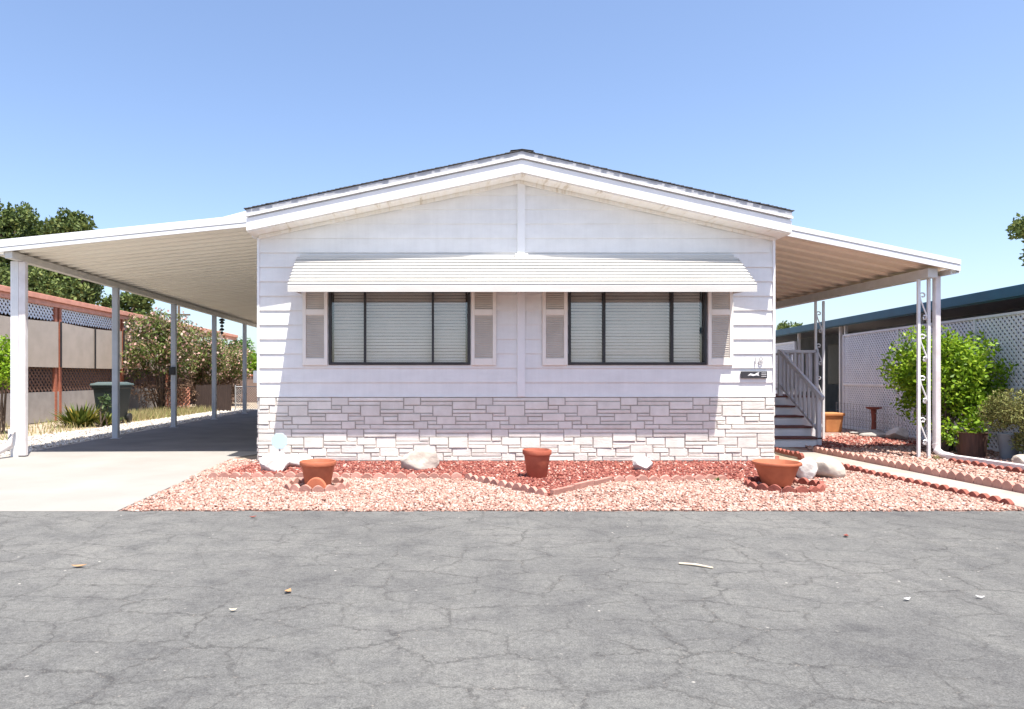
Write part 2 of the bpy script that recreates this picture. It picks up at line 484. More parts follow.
def clump_cloud(center, rx, ry, rz, n, rlo, rhi, bottom=-1.0):
    out = []
    while len(out) < n:
        p = [random.uniform(-1, 1) for _ in range(3)]
        if sum(t * t for t in p) > 1 or p[2] < bottom:
            continue
        k = random.uniform(rlo, rhi)
        out.append((center[0] + p[0] * rx, center[1] + p[1] * ry, center[2] + p[2] * rz, k))
    return out

def sheet(name, poly, z, m, kind='structure'):
    mb = MB()
    mb.prism(poly, z - .05, z, 'z')
    return tag(mb.build(name, m), kind=kind)

# ------------------------------------------------------------------ setting: ground
EYE = 1.207
g = MB()
g.add([(-400, -200, -.02), (400, -200, -.02), (400, 900, -.02), (-400, 900, -.02)], [(0, 1, 2, 3)])
tag(g.build('ground', M['dirt']), kind='structure')
ROAD = 6.15
mb = MB()
n = 120
edge = [(-60 + 120 * i / n, ROAD + random.uniform(-.018, .018)) for i in range(n + 1)]
fine = [(-5 + 13 * i / 260, ROAD + .012 * math.sin(i * .9) + random.uniform(-.022, .022)) for i in range(261)]
edge = [e for e in edge if e[0] < -5.01] + fine + [e for e in edge if e[0] > 8.01]
mb.add([(-60, -14, 0), (60, -14, 0)] + [(x, y, 0) for x, y in reversed(edge)], [tuple(range(len(edge) + 2))])
tag(mb.build('road', M['asphalt']), kind='structure')

sheet('driveway', [(-6.45, ROAD - .02), (-2.86, ROAD - .02), (-2.92, 8.2), (-3.0, 10.3), (-2.56, 11.05), (-6.52, 11.05)], .004, M['concrete'])
sheet('carport_floor', [(-6.52, 11.053), (-2.56, 11.053), (-2.56, 25.5), (-6.52, 25.5)], .004, M['shadedconc'])
sheet('front_apron', [(-14, ROAD - .02), (-6.455, ROAD - .02), (-6.50, 9.4), (-14, 9.6)], .003, M['concrete'])
sheet('walkway', [(5.40, ROAD - .01), (6.02, ROAD - .01), (6.02, 11.65), (5.40, 11.65)], .012, M['path'])
sheet('gravel_bed', [(-2.855, ROAD - .01), (5.395, ROAD - .01), (5.395, 9.68), (-2.5, 9.68), (-2.985, 10.28), (-2.905, 8.2)], -.004, M['bedbase'])
# red lava mulch bed outline
mulch_poly = [(-2.72, 8.2), (.34, 8.08), (1.13, 6.9), (2.02, 7.88), (3.35, 7.98), (4.55, 8.05), (5.0, 9.66), (-2.5, 9.66)]
sheet('mulch_bed', mulch_poly, .006, M['mulchbase'])
sheet('side_gravel_bed', [(6.025, ROAD - .01), (12, ROAD - .01), (12, 8), (9.3, 12.6), (9.7, 17), (6.025, 17)], -.004, M['bedbase'])
sheet('pale_gravel_strip', [(-6.525, 9.5), (-6.525, 26), (-7.7, 26), (-7.9, 15), (-8.6, 9.5)], .0, M['palebase'])

ring = lambda cx, cy, r, n=24: [(cx + r * math.cos(2 * math.pi * k / n), cy + r * math.sin(2 * math.pi * k / n)) for k in range(n)]
pink_front = [(-2.83 + 8.19 * k / 60, ROAD + random.uniform(-.035, .025)) for k in range(61)] + [ (5.36, 8.6), (4.95, 9.66), (4.6, 8.1), (3.35, 7.95), (2.04, 7.84), (1.13, 6.84), (.33, 8.03), (-2.9, 8.16)]
tag(stones('pink_gravel', [pink_front, [(-2.95, 8.2), (-2.55, 8.2), (-2.45, 9.7), (-2.97, 10.1)]], 3600, .0118, M['pinkstone'], base=OCT, sizevar=.45,
           holes=[ring(-1.28, 7.42, .27), ring(3.79, 7.42, .30)]), kind='stuff')
tag(stones('red_lava_mulch', [mulch_poly], 3000, .0125, M['redstone'], base=OCT, z=.004), kind='stuff')
tag(stones('pink_gravel', [[(6.1, 6.5), (11, 6.5), (9.2, 12.4), (9.4, 15), (6.9, 13.2), (6.1, 11)]], 1100, .017, M['pinkstone'], base=OCT), kind='stuff')
tag(stones('red_lava_mulch', [[(6.3, 11.3), (8.6, 11.9), (9.0, 13.6), (7.3, 13.4)]], 1100, .018, M['redstone'], base=OCT, z=.01), kind='stuff')
tag(stones('pale_gravel', [[(-6.56, 9.9), (-6.56, 25), (-7.7, 25), (-7.9, 15), (-8.4, 9.9)]], 380, .02, M['palestone'], base=OCT), kind='stuff')

# ------------------------------------------------------------------ the mobile home
X0, X1, Y0, Y1 = -2.5, 4.8, 9.7, 25.6
RX, RZ = 1.19, 4.0            # ridge, soffit height
EL, ER = (-2.577, 3.20), (4.878, 3.17)
def soff(x):
    if x < RX:
        return EL[1] + (RZ - EL[1]) * (x - EL[0]) / (RX - EL[0])
    return ER[1] + (RZ - ER[1]) * (ER[0] - x) / (ER[0] - RX)

home = empty('mobile_home', (1.15, 9.7, 0), 'white mobile home with low gable roof, stone skirting and one long awning over two windows', 'house')
WX = [(-1.505, .497), (1.889, 3.848)]
WZ0, WZ1 = 1.377, 2.72
SK = .925
segs = [(X0, WX[0][0]), (WX[0][1], WX[1][0]), (WX[1][1], X1)]
wl = MB()
wl.box(X0, X1, Y0, Y0 + .1, .05, WZ0)
for a, b in segs:
    wl.box(a, b, Y0, Y0 + .1, WZ0, WZ1)
wl.prism([(X0, WZ1), (X1, WZ1), (X1, soff(X1) + .05), (RX, RZ + .05), (X0, soff(X0) + .05)], Y0, Y0 + .1, 'y')
wl.box(X0, X0 + .1, Y0 + .1, Y1, .05, 3.2); wl.box(X1 - .1, X1, Y0 + .1, Y1, .05, 3.2)
wl.box(X0 + .1, X1 - .1, Y1 - .1, Y1, .05, 3.2)
BH = .2045
def board(mb, xa, xb, z0, z1, zb, face='y'):
    """lapped board between z0 and z1; the full board starts at zb"""
    d = lambda z: .0025 + .0165 * (1 - (z - zb) / BH)
    if face == 'y':
        P = lambda x, o, z: (x, Y0 - o, z)
    elif face == 'l':
        P = lambda x, o, z: (X0 - o, x, z)
    else:
        P = lambda x, o, z: (X1 + o, x, z)
    vs = []
    for x in (xa, xb):
        vs += [P(x, 0, z0), P(x, d(z0), z0), P(x, d(z1), z1), P(x, 0, z1)]
    mb.add(vs, [(0, 1, 2, 3), (7, 6, 5, 4), (1, 5, 6, 2), (0, 4, 5, 1), (3, 2, 6, 7)])
bd = MB()
z = SK
while z < 4.0:
    z1 = min(z + BH, RZ + .02)
    cuts = sorted({z, z1} | {c for c in (WZ0, WZ1) if z < c < z1})
    for a, b in zip(cuts, cuts[1:]):
        mid = (a + b) / 2
        if WZ0 < mid < WZ1:
            for s0, s1 in segs:
                board(bd, s0 + (.002 if s0 > X0 else 0), s1 - .0, a, b, z)
        elif b > 3.15:
            # clip to gable: trapezoid approximated by two steps hidden above the soffit
            zz = max(a, 3.15)
            def lim(zv):
                zv = max(zv - .03, 3.2)
                l = EL[0] + (zv - EL[1]) / (RZ - EL[1]) * (RX - EL[0])
                r = ER[0] - (zv - ER[1]) / (RZ - ER[1]) * (ER[0] - RX)
                return max(l, X0), min(r, X1)
            la, ra = lim(a); lb, rb = lim(b)
            if lb < rb:
                d = lambda zq: .0025 + .0165 * (1 - (zq - z) / BH)
                bd.add([(la, Y0 - d(a), a), (ra, Y0 - d(a), a), (rb, Y0 - d(b), b), (lb, Y0 - d(b), b), (la, Y0, a), (ra, Y0, a), (lb, Y0, b), (rb, Y0, b)],
                       [(0, 1, 2, 3), (4, 5, 1, 0), (4, 0, 3, 6), (1, 5, 7, 2)])
        else:
            board(bd, X0, X1, a, b, z)
    if z1 < 3.2:
        board(bd, Y0, Y1, z, z1, z, 'l'); board(bd, Y0, Y1, z, z1, z, 'r')
    z = z1
wall = wl.build('wall', M['siding'], home)
bd.build('siding', M['siding'], wall, recalc=True)
for xa, xb in ((X0 - .022, X0 + .012), (X1 - .012, X1 + .022)):
    ct = MB(); ct.box(xa, xb, Y0 - .028, Y0 + .05, SK, 3.18)
    ct.build('corner_trim', M['trim'], wall, bevel=.003)
bt = MB(); bt.box(1.165, 1.275, Y0 - .040, Y0 - .001, SK + .002, soff(1.22) - .01)
bt.build('center_batten', M['trim'], wall, bevel=.004)

# stone skirting: one moulded panel pattern about a metre wide
# one moulded panel, read in units of 1.462 mm: (x0, x1, y0, y1) from its top
PANEL = [(0, 163, 42, 120), (163, 700, 42, 81), (163, 472, 81, 120), (472, 700, 81, 160), (0, 97, 120, 160), (97, 282, 120, 197), (282, 472, 120, 226),
         (472, 797, 160, 197), (472, 643, 197, 228), (643, 862, 197, 274), (162, 282, 197, 225), (162, 318, 225, 270), (318, 503, 226, 306),
         (503, 643, 228, 274), (503, 797, 274, 306), (97, 232, 274, 350), (232, 318, 270, 306), (232, 375, 306, 350), (375, 797, 306, 350)]
UN = 1.024 / 700
pat = []
for row in range(3):
    for (a, b, c, d) in PANEL:
        zt_ = SK - .006 - (row * 308 + c - 42) * UN; zb_ = SK - .006 - (row * 308 + d - 42) * UN
        if zt_ > .03:
            pat.append((-1.467 + (a + row * 150) * UN, (b - a) * UN, max(zb_, 0.0), zt_))
st = MB(); rnd = random.Random(3)
def stone_block(a0, a1, z0, z1, mk):
    g_ = .0045; i_ = .005; d = rnd.uniform(.012, .022)
    a0 += g_; a1 -= g_; z0 += g_; z1 -= g_
    if a1 - a0 < .03: return
    t = [rnd.uniform(-.003, .003) for _ in range(4)]
    vs = [mk(a0, 0, z0), mk(a1, 0, z0), mk(a1, 0, z1), mk(a0, 0, z1),
          mk(a0 + i_, d + t[0], z0 + i_), mk(a1 - i_, d + t[1], z0 + i_), mk(a1 - i_, d + t[2], z1 - i_), mk(a0 + i_, d + t[3], z1 - i_)]
    st.add(vs, [(4, 5, 6, 7), (0, 1, 5, 4), (1, 2, 6, 5), (2, 3, 7, 6), (3, 0, 4, 7)])
facings = []
for k in range(-3, 8):
    for a, w, zb_, zt_ in pat:
        a0 = a + k * 1.024; a1 = a0 + w
        a0, a1 = max(a0, X0 - .01), min(a1, X1 + .01)
        if a1 - a0 > .03:
            stone_block(a0, a1, zb_, zt_, lambda a, d, zz: (a, Y0 - .012 - d, zz))
facings.append(st)
for mk_ in (lambda a, d, zz: (X0 - .012 - d, a, zz), lambda a, d, zz: (X1 + .012 + d, a, zz)):
    st = MB()
    for k in range(1, 6):
        for a, w, zb_, zt_ in pat:
            a0 = a + Y0 + k * 1.024; a1 = a0 + w
            a0 = max(a0, Y0)
            if a1 - a0 > .03:
                stone_block(a0, a1, zb_, zt_, mk_)
    facings.append(st)
skirt = MB(); skirt.box(X0 - .012, X1 + .012, Y0 - .012, Y0 + .06, 0, SK - .001)
skirt.box(X0 - .012, X0 - .001, Y0 + .06, Y1, 0, SK - .001); skirt.box(X1 + .001, X1 + .012, Y0 + .06, Y1, 0, SK - .001)
sk = skirt.build('skirting', M['mortar'], home)
for st in facings:
    st.build('stone_facing', M['stone'], sk)
cap = MB(); cap.box(X0 - .02, X1 + .02, Y0 - .030, Y0 + .02, SK, SK + .012)
cap.build('skirting_cap', M['trim'], sk)

# roof
def rstrip(o0, o1, y0, y1, ext=0.0, m=None):
    mb = MB()
    for side in (0, 1):
        e = EL if side == 0 else ER
        sg = -1 if side == 0 else 1
        x = e[0] + sg * ext; zb = e[1] - ext * .21
        mb.prism([(x, zb + o0), (RX, RZ + o0), (RX, RZ + o1), (x, zb + o1)], y0, y1, 'y')
    return mb
roof = rstrip(.02, .295, 9.375, Y1 + .3).build('roof', M['trim'], home)
rstrip(-.005, .018, 9.37, Y1 + .3).build('soffit', M['soffit'], roof)
rstrip(.012, .178, 9.345, 9.372, .004).build('fascia', M['trim'], roof)
rstrip(.20, .232, 9.32, 9.36, .01).build('drip_edge', M['trim'], roof)
rstrip(.236, .297, 9.338, 9.374, .004).build('flashing', M['flash'], roof)
rstrip(-.055, -.008, Y0 - .045, Y0 - .018, -.085).build('frieze', M['soffit'], roof)
sh = MB()
for side in (0, 1):
    e = EL if side == 0 else ER
    sg = -1 if side == 0 else 1
    k = 64
    for i in range(k):
        # overlapping shingle courses, seen as a ragged dark edge
        f0, f1 = i / k, (i + 1.12) / k
        xa = e[0] + sg * .035 + (RX - e[0] - sg * .035) * f0; xb = e[0] + (RX - e[0]) * min(f1, 1)
        za = e[1] + (RZ - e[1]) * f0 + .302 + .004; zb = e[1] + (RZ - e[1]) * min(f1, 1) + .302
        y_ = 9.325 + random.uniform(-.008, .008)
        sh.prism([(xa, za), (xb, zb), (xb, zb + .009), (xa, za + .010)], y_, Y1 + .3, 'y')
shg = sh.build('shingles', M['shingle'], roof)
rc = MB(); rc.prism([(RX - .16, RZ + .305), (RX, RZ + .318), (RX + .16, RZ + .295), (RX + .16, RZ + .300), (RX, RZ + .323), (RX - .16, RZ + .300)], 9.32, Y1 + .3, 'y')
rc.build('ridge_cap', M['shingle'], roof)

# windows
def make_window(xa, xb, za, zb):
    w = xb - xa
    fr = MB(); y0, y1 = Y0 - .038, Y0 + .06
    t = .036
    fr.box(xa, xb, y0, y1, za, za + .04); fr.box(xa, xb, y0, y1, zb - t, zb)
    fr.box(xa, xa + t, y0, y1, za + .04, zb - t); fr.box(xb - t, xb, y0, y1, za + .04, zb - t)
    m1, m2 = xa + .511, xa + 1.475
    for mm in (m1, m2):
        fr.box(mm - .016, mm + .016, y0 + .008, y1 - .01, za + .04, zb - t)
    o = fr.build('window', M['bronze'], home, bevel=.004)
    for a, b in ((xa + t, m1 - .016), (m1 + .016, m2 - .016), (m2 + .016, xb - t)):
        p = MB(); p.box(a + .001, b - .001, Y0 + .012, Y0 + .016, za + .041, zb - t - .001); p.build('pane', M['glass'], o)
    bl = MB(); zz = zb - .1
    for a, b in ((xa + .06, m1 - .012), (m1 + .012, m2 - .012), (m2 + .012, xb - .06)):
        zz = zb - .1; dz = random.uniform(0, .012)
        while zz > za + .07:
            tilt = random.uniform(-.003, .003)
            bl.bar((a, Y0 + .085, zz - dz + tilt), (b, Y0 + .085, zz - dz), .0435, .003, up=(0, -.88, .47))
            zz -= .0445
        bl.box(a, b, Y0 + .06, Y0 + .105, za + .042, za + .058)
    bl.build('blind', M['blind'], o)
    bk = MB(); bk.box(xa + .003, xb - .003, Y0 + .16, Y0 + .17, za, zb); bk.build('backing', M['dark'], o)
    return o
wa = make_window(WX[0][0], WX[0][1], WZ0, WZ1)
make_window(WX[1][0], WX[1][1], WZ0, WZ1)

def make_shutter(xa, xb):
    za, zb = WZ0 - .005, WZ1
    f = MB(); y0, y1 = Y0 - .05, Y0 - .019
    t = .05
    f.box(xa, xa + t, y0, y1, za, zb); f.box(xb - t, xb, y0, y1, za, zb)
    f.box(xa + t, xb - t, y0, y1, za, za + .10); f.box(xa + t, xb - t, y0, y1, zb - .07, zb)
    f.box(xa + t, xb - t, y0, y1, 2.085, 2.165)
    o = f.build('shutter', M['shutter'], home, bevel=.004)
    l = MB()
    for z0, z1 in ((za + .10, 2.085), (2.165, zb - .07)):
        l.box(xa + t, xb - t, y1 - .012, y1 - .006, z0, z1)
        q = z0 + .012
        while q < z1 - .01:
            l.bar((xa + t, y1 - .016, q), (xb - t, y1 - .016, q), .022, .003, up=(0, -.7, .7)); q += .026
    l.build('louver', M['louver'], o)
    return o
for xa in (-1.874, .511, 1.519, 3.862):
    make_shutter(xa, xa + .355)

# long window awning
AX0, AX1, AY = -1.955, 4.272, 9.06
prof = []
rows = 9
zt, zbm = 2.90, 2.425
for i in range(rows):
    f0, f1 = i / rows, (i + 1) / rows
    ya, yb = Y0 - .03 - (Y0 - .03 - AY) * f0, Y0 - .03 - (Y0 - .03 - AY) * f1
    za, zb = zt + (zbm - zt) * f0, zt + (zbm - zt) * f1
    prof += [(ya, za), (yb - .006, zb + .026), (yb - .006, zb + .017), (yb + .007, zb + .014)] + ([(yb + .007, zb + .002)] if i < rows - 1 else [])
prof += [(AY, zbm), (AY - .004, zbm - .004), (AY - .004, 2.337), (AY + .004, 2.337)]
under = [(y + .004, z - .012) for y, z in reversed(prof[:-4])]
aw = MB(); aw.prism(prof + [(AY + .004, zbm - .014)] + under, AX0, AX1, 'x')
awo = aw.build('window_awning', M['awning'], home)
sup = MB()
for x in (AX0 + .05, 1.16, AX1 - .05):
    sup.bar((x, Y0 - .03, 2.40), (x, AY + .03, 2.375), .02, .03)
sup.box(AX0, AX1, AY + .008, AY + .03, 2.345, 2.37)
sup.build('support_arm', M['awning'], awo)
tr = MB(); tr.box(AX0 + .05, AX1 - .05, Y0 - .05, Y0 - .019, 2.885, 2.935); tr.build('wall_rail', M['awning'], awo)
bk = MB(); bk.box(1.13, 1.31, Y0 - .075, Y0 - .052, 2.85, 2.95); bk.build('bracket', M['trim'], awo, bevel=.004)

# house number and plaque
def text_mesh(name, body, size, m, loc, parent, ext=.003):
    cu = bpy.data.curves.new(name, 'FONT'); cu.body = body; cu.size = size; cu.extrude = ext; cu.align_x = 'CENTER'; cu.align_y = 'CENTER'
    t = bpy.data.objects.new(name + '_tmp', cu); COL.objects.link(t)
    dg = bpy.context.evaluated_depsgraph_get(); dg.update()
    me = bpy.data.meshes.new_from_object(t.evaluated_get(dg))
    bpy.data.objects.remove(t)
    me.name = name; me.materials.clear(); me.materials.append(m)
    o = bpy.data.objects.new(name, me); COL.objects.link(o); o.parent = parent
    off = Vector((0, 0, 0)); p = parent
    while p is not None:
        off += p.location; p = p.parent
    o.location = Vector(loc) - off; o.rotation_euler = (R(90), 0, 0)
    return o
text_mesh('house_number', '18', .15, M['number'], (4.575, Y0 - .031, 1.43), home)
pq = MB(); pq.box(4.33, 4.70, Y0 - .042, Y0 - .019, 1.188, 1.288)
pqo = pq.build('plaque', M['plaque'], home, bevel=.003)
mk = MB(); yk = Y0 - .0445
mk.prism([(4.42, 1.225), (4.46, 1.258), (4.52, 1.244), (4.545, 1.262), (4.585, 1.275), (4.57, 1.25), (4.585, 1.222), (4.545, 1.232), (4.50, 1.222), (4.46, 1.23)], yk, yk + .003, 'y')
for q in (1.213, 1.237, 1.261):
    mk.box(4.615, 4.685, yk, yk + .003, q, q + .006)
mk.build('plaque_mark', M['trim'], pqo)
mbx = MB(); mbx.box(-2.93, -2.515, 11.0, 11.25, 1.11, 1.31)
mbx.build('meter_box', M['trim'], home, bevel=.01)

# ------------------------------------------------------------------ carport
def pan_sheet(xa, za, xb, zb, y0, y1, period, ribh=.035, ribw=.062, rib_dir=1):
    """roof pans running along x with hollow ribs between them"""
    ys = []
    y = y0
    while y < y1:
        ys += [(y, 0), (y + period - ribw - .016, 0), (y + period - ribw, -ribh), (y + period - .016, -ribh)]
        y += period
    ys.append((y, 0))
    mb = MB(); n = len(ys); vs = []; t = .006
    for x, z in ((xa, za), (xb, zb)):
        for yy, h in ys: vs.append((x, yy, z + h * rib_dir))
        for yy, h in ys: vs.append((x, yy, z + h * rib_dir + t))
    fs = []
    B = 2 * n
    for i in range(n - 1):
        fs.append((i, i + 1, B + i + 1, B + i))
        fs.append((n + i, B + n + i, B + n + i + 1, n + i + 1))
        fs.append((i, n + i, n + i + 1, i + 1)); fs.append((B + i, B + i + 1, B + n + i + 1, B + n + i))
    fs.append((0, B, B + n, n)); fs.append((n - 1, n + n - 1, B + n + n - 1, B + n - 1))
    mb.add(vs, fs)
    return mb

cp = empty('carport', (-4.4, 10.3, 0), 'white flat metal carport on five posts beside the white home', 'carport')
CI, CO = -2.585, -6.40
czi, czo = 3.425, 3.04         # fascia bottom heights at the inner and outer ends
pan_sheet(CI, czi + .045, CO + .06, czo + .054, 10.03, 24.6, .27).build('roof_pan', M['ceil_l'], cp)
fa = MB()
for (o0, o1, d) in ((.0, .055, .0), (.055, .066, .012), (.066, .155, -.006), (.155, .178, .006)):
    fa.prism([(CI, czi + o0), (CO - .15, czo - .015 + o0), (CO - .15, czo - .015 + o1), (CI, czi + o1)], 10.0 + d, 10.03, 'y')
fa.build('fascia', M['metal'], cp)
bm_ = MB(); bm_.box(-6.325, -6.215, 10.04, 24.6, 2.955, 3.058)
bm_.build('beam', M['awning'], cp)
gu = MB(); gu.prism([(-6.46, 3.0), (-6.33, 3.0), (-6.33, 3.15), (-6.345, 3.15), (-6.345, 3.012), (-6.448, 3.012), (-6.448, 3.15), (-6.46, 3.15)], 10.04, 24.6, 'y')
gu.build('gutter', M['awning'], cp)
fl = MB(); fl.prism([(-3.15, 3.55), (CI - .0, 3.60), (CI, 3.70)], 10.04, 24, 'y'); fl.build('flashing', M['trim'], cp)
hb = MB(); hb.box(-2.70, -2.535, 10.06, 10.2, 3.27, 3.42); hb.build('header_block', M['trim'], cp, bevel=.005)
post_bm = MB()
cposts = []
for i, y in enumerate((10.35, 13.42, 16.4, 19.4, 22.5)):
    if i == 0:
        p = MB(); p.box(-6.40, -6.285, y - .055, y + .055, 0, 2.953)
        for q in (-6.37, -6.343, -6.315): p.box(q - .004, q + .004, y - .059, y - .055, .02, 2.94)
        p.build('post', M['metal'], cp, bevel=.006)
    else:
        p = MB(); p.box(-6.325, -6.215, y - .05, y + .05, 0, 2.953)
        for q in (-6.30, -6.27, -6.24): p.box(q - .004, q + .004, y - .054, y - .05, .02, 2.94)
        po = p.build('post', M['shadedmetal'], cp, bevel=.006)
        b = MB(); b.box(-6.36, -6.18, y - .07, y + .07, .0045, .012); b.build('foot_plate', M['shadedmetal'], po)
ds = MB()
ds.box(-6.28, -6.175, 10.29, 10.37, .02, 2.95)
ds.build('downspout', M['pipe'], cp, bevel=.008)
el = MB(); el.tube([(-6.345, 10.24, .42), (-6.36, 10.2, .18), (-6.45, 10.0, .10), (-6.70, 9.7, .075), (-7.5, 9.3, .07)], [.055, .06, .065, .065, .065], 10)
el.build('drain_elbow', M['pipe'], cp, smooth=True)
vb = MB(); vb.box(-6.34, -6.20, 16.27, 16.35, 1.26, 1.45); vb.build('clamp', M['black'], cp, bevel=.01)

# ------------------------------------------------------------------ porch cover on the right
pc = empty('porch_cover', (6.2, 10.0, 0), 'white metal porch cover on scrolled posts over the entry steps', 'porch cover')
PI_, PO = 4.885, 7.62
pz = lambda x: 3.245 - .204 * (x - 5.16)
pan_sheet(PI_, pz(PI_) + .05, PO - .06, pz(PO - .06) + .05, 9.93, 20.0, .36).build('roof_pan', M['ceil_r'], pc)
fa = MB()
for (o0, o1, d) in ((.0, .085, .0), (.085, .095, .012), (.095, .165, -.008)):
    fa.prism([(PI_, pz(PI_) + o0), (PO, pz(PO) + o0), (PO, pz(PO) + o1), (PI_, pz(PI_) + o1)], 9.9 + d, 9.93, 'y')
fa.build('fascia', M['metal'], pc)
bm_ = MB(); bm_.box(7.22, 7.36, 10.0, 20, 2.665, 2.80); bm_.build('beam', M['awning'], pc)
gu = MB(); gu.prism([(7.50, 2.70), (7.63, 2.72), (7.63, 2.86), (7.618, 2.86), (7.618, 2.735), (7.512, 2.715), (7.512, 2.78), (7.50, 2.78)], 9.93, 20, 'y'); gu.build('gutter', M['awning'], pc)
def scroll_post(y, dx=0.0):
    legs = MB()
    legs.box(7.18, 7.22, y - .018, y + .018, 0, 2.663); legs.box(7.33, 7.37, y - .018, y + .018, 0, 2.663)
    legs.v = [(v[0] + dx, v[1], v[2]) for v in legs.v]
    o = legs.build('post', M['metal'], pc, bevel=.004)
    s = MB()
    for z0 in (.18, .80, 1.42, 2.04):
        pts = []
        # lower curl, rising diagonal, upper curl
        for k in range(11):
            t = -.5 * math.pi + 2 * math.pi * (1 - k / 10) * .8
            r = .014 + .034 * (k / 10)
            pts.append((7.305 - r * math.cos(t) * .9, y, z0 + .06 + r * math.sin(t)))
        for k in range(1, 7):
            f = k / 7
            pts.append((7.335 - .12 * f, y, z0 + .05 + .30 * f))
        for k in range(11):
            t = math.pi * .9 - 1.7 * math.pi * k / 10
            r = .048 - .034 * (k / 10)
            pts.append((7.262 + r * math.cos(t), y, z0 + .38 + r * math.sin(t)))
        s.tube(pts, .011, 6)
    s.v = [(v[0] + dx, v[1], v[2]) for v in s.v]
    s.build('scroll', M['metal'], o, smooth=True)
scroll_post(10.17); scroll_post(13.1, .10)
dp = MB(); dp.box(7.405, 7.485, 10.1, 10.18, .14, 2.70); dpo = dp.build('downspout', M['pipe'], pc, bevel=.012)
ex = MB()
ex.tube([(7.43, 10.14, .22), (7.432, 10.11, .12), (7.44, 10.02, .07), (7.46, 9.85, .055)], .052, 10)
ex.bar((7.455, 9.92, .05), (7.62, 7.4, .045), .10, .075)
ex.build('drain_extension', M['pipe'], dpo, bevel=.006)

# entry steps
es = empty('entry_steps', (5.75, 11.75, 0), 'white entry steps with dark red treads and grey railing beside the house corner', 'steps')
SX0, SX1 = 4.835, 6.63
rs = MB(); td = []
for i in range(5):
    y = 11.75 + .29 * i
    rs.box(SX0, SX1 - (0 if i == 0 else .0), y, y + .29 if i < 4 else 15.5, .0 if i == 0 else .17 * i - .03, .17 * (i + 1) - .035)
rs.box(SX0, SX1, 12.0, 13.0, 0, .15)
rs.box(SX0, 7.3, 13.05, 15.5, .02, .815)
rs.build('riser', M['stepwhite'], es, bevel=.004)
for i in range(4):
    y = 11.75 + .29 * i
    t = MB(); t.box(SX0, SX1 + .02, y - .03, y + .30, .17 * (i + 1) - .034, .17 * (i + 1)); t.build('tread', M['stepred'], es, bevel=.004)
ld = MB(); ld.box(SX0, 7.34, 13.0, 15.5, .817, .85); ld.build('landing', M['stepred'], es)
rl = MB()
rx = 6.60
A, B = Vector((rx, 11.72, .90)), Vector((rx, 13.06, 1.70))
rl.bar(A - Vector((0, .1, .06)), B, .05, .07)
A2, B2 = Vector((rx, 11.78, .30)), Vector((rx, 13.06, 1.06))
rl.bar(A2, B2, .04, .05)
rl.box(rx - .035, rx + .035, 11.72, 11.79, .0, .90)
rl.box(rx - .035, rx + .035, 13.03, 13.10, .83, 1.73)
for k in range(1, 9):
    f = k / 9
    p, q = A2.lerp(B2, f), A.lerp(B, f)
    rl.box(rx - .02, rx + .02, p.y - .02, p.y + .02, p.z, q.z)
# landing rail, front and right side
rl.box(rx, 7.29, 13.03, 13.08, 1.67, 1.72); rl.box(rx, 7.29, 13.04, 13.07, .93, .97)
for k in range(1, 5):
    xq = rx + .69 * k / 5; rl.box(xq - .018, xq + .018, 13.04, 13.075, .97, 1.67)
rl.box(7.26, 7.32, 13.03, 13.09, .85, 1.74)
rl.box(7.265, 7.315, 13.1, 15.4, 1.67, 1.72); rl.box(7.28, 7.31, 13.1, 15.4, .93, .97)
for k in range(1, 15):
    yq = 13.1 + 2.3 * k / 15; rl.box(7.277, 7.313, yq - .018, yq + .018, .97, 1.67)
rl.build('railing', M['railgrey'], es, bevel=.003)

# ------------------------------------------------------------------ yard: edging, pots, rocks
def scallop_run(name, path, m, label, h=.095, t=.045, w=.13, scallop=True, group=None):
    pts = [Vector((p[0], p[1], 0)) for p in path]
    L = [0]
    for a, b in zip(pts, pts[1:]): L.append(L[-1] + (b - a).length)
    def at(s):
        s = max(0, min(s, L[-1] - 1e-6))
        for i in range(len(pts) - 1):
            if s <= L[i + 1]:
                d = (pts[i + 1] - pts[i]); f = (s - L[i]) / max(d.length, 1e-9)
                return pts[i] + d * f, d.normalized()
    mb = MB(); n = max(1, round(L[-1] / w)); w_ = L[-1] / n
    for k in range(n):
        dz = random.uniform(-.008, .006); lean = random.uniform(-.008, .008)
        prof = []
        kk = 8
        for j in range(kk + 1):
            s = k * w_ + .003 + (w_ - .006) * j / kk
            hz = h + dz - (0 if not scallop else (1 - math.sin(math.pi * (j / kk))) * .038)
            prof.append((s, hz))
        vs, fs = [], []
        for s, hz in prof:
            p, d = at(s); nrm = Vector((-d.y, d.x, 0))
            for sg in (-1, 1):
                vs.append(p + nrm * sg * t / 2 + Vector((0, 0, -.03))); vs.append(p + nrm * (sg * t / 2 + lean) + Vector((0, 0, hz)))
        for j in range(kk):
            a = j * 4; b = a + 4
            fs += [(a, b, b + 1, a + 1), (a + 2, a + 3, b + 3, b + 2), (a + 1, b + 1, b + 3, a + 3)]
        fs += [(0, 1, 3, 2), (kk * 4, kk * 4 + 2, kk * 4 + 3, kk * 4 + 1)]
        mb.add(vs, fs)
    o = mb.build(name, m, None, bevel=.004)
    return tag(o, label, 'edging', group)
EG = 'scalloped brick edgings'
scallop_run('scalloped_edging', [(-2.72, 8.2), (.32, 8.07)], M['edging'], 'long faded pink scalloped edging behind the flared rim pot at left', .075, group=EG)
scallop_run('scalloped_edging', [(.36, 8.05), (1.12, 6.9)], M['edging'], 'scalloped edging slanting towards the road, left arm of the pointed bed corner', .08, group=EG)
scallop_run('scalloped_edging', [(1.18, 6.92), (2.02, 7.86)], M['edging'], 'smooth pink edging slanting back from the pointed bed corner, right arm', .07, w=.4, scallop=False, group=EG)
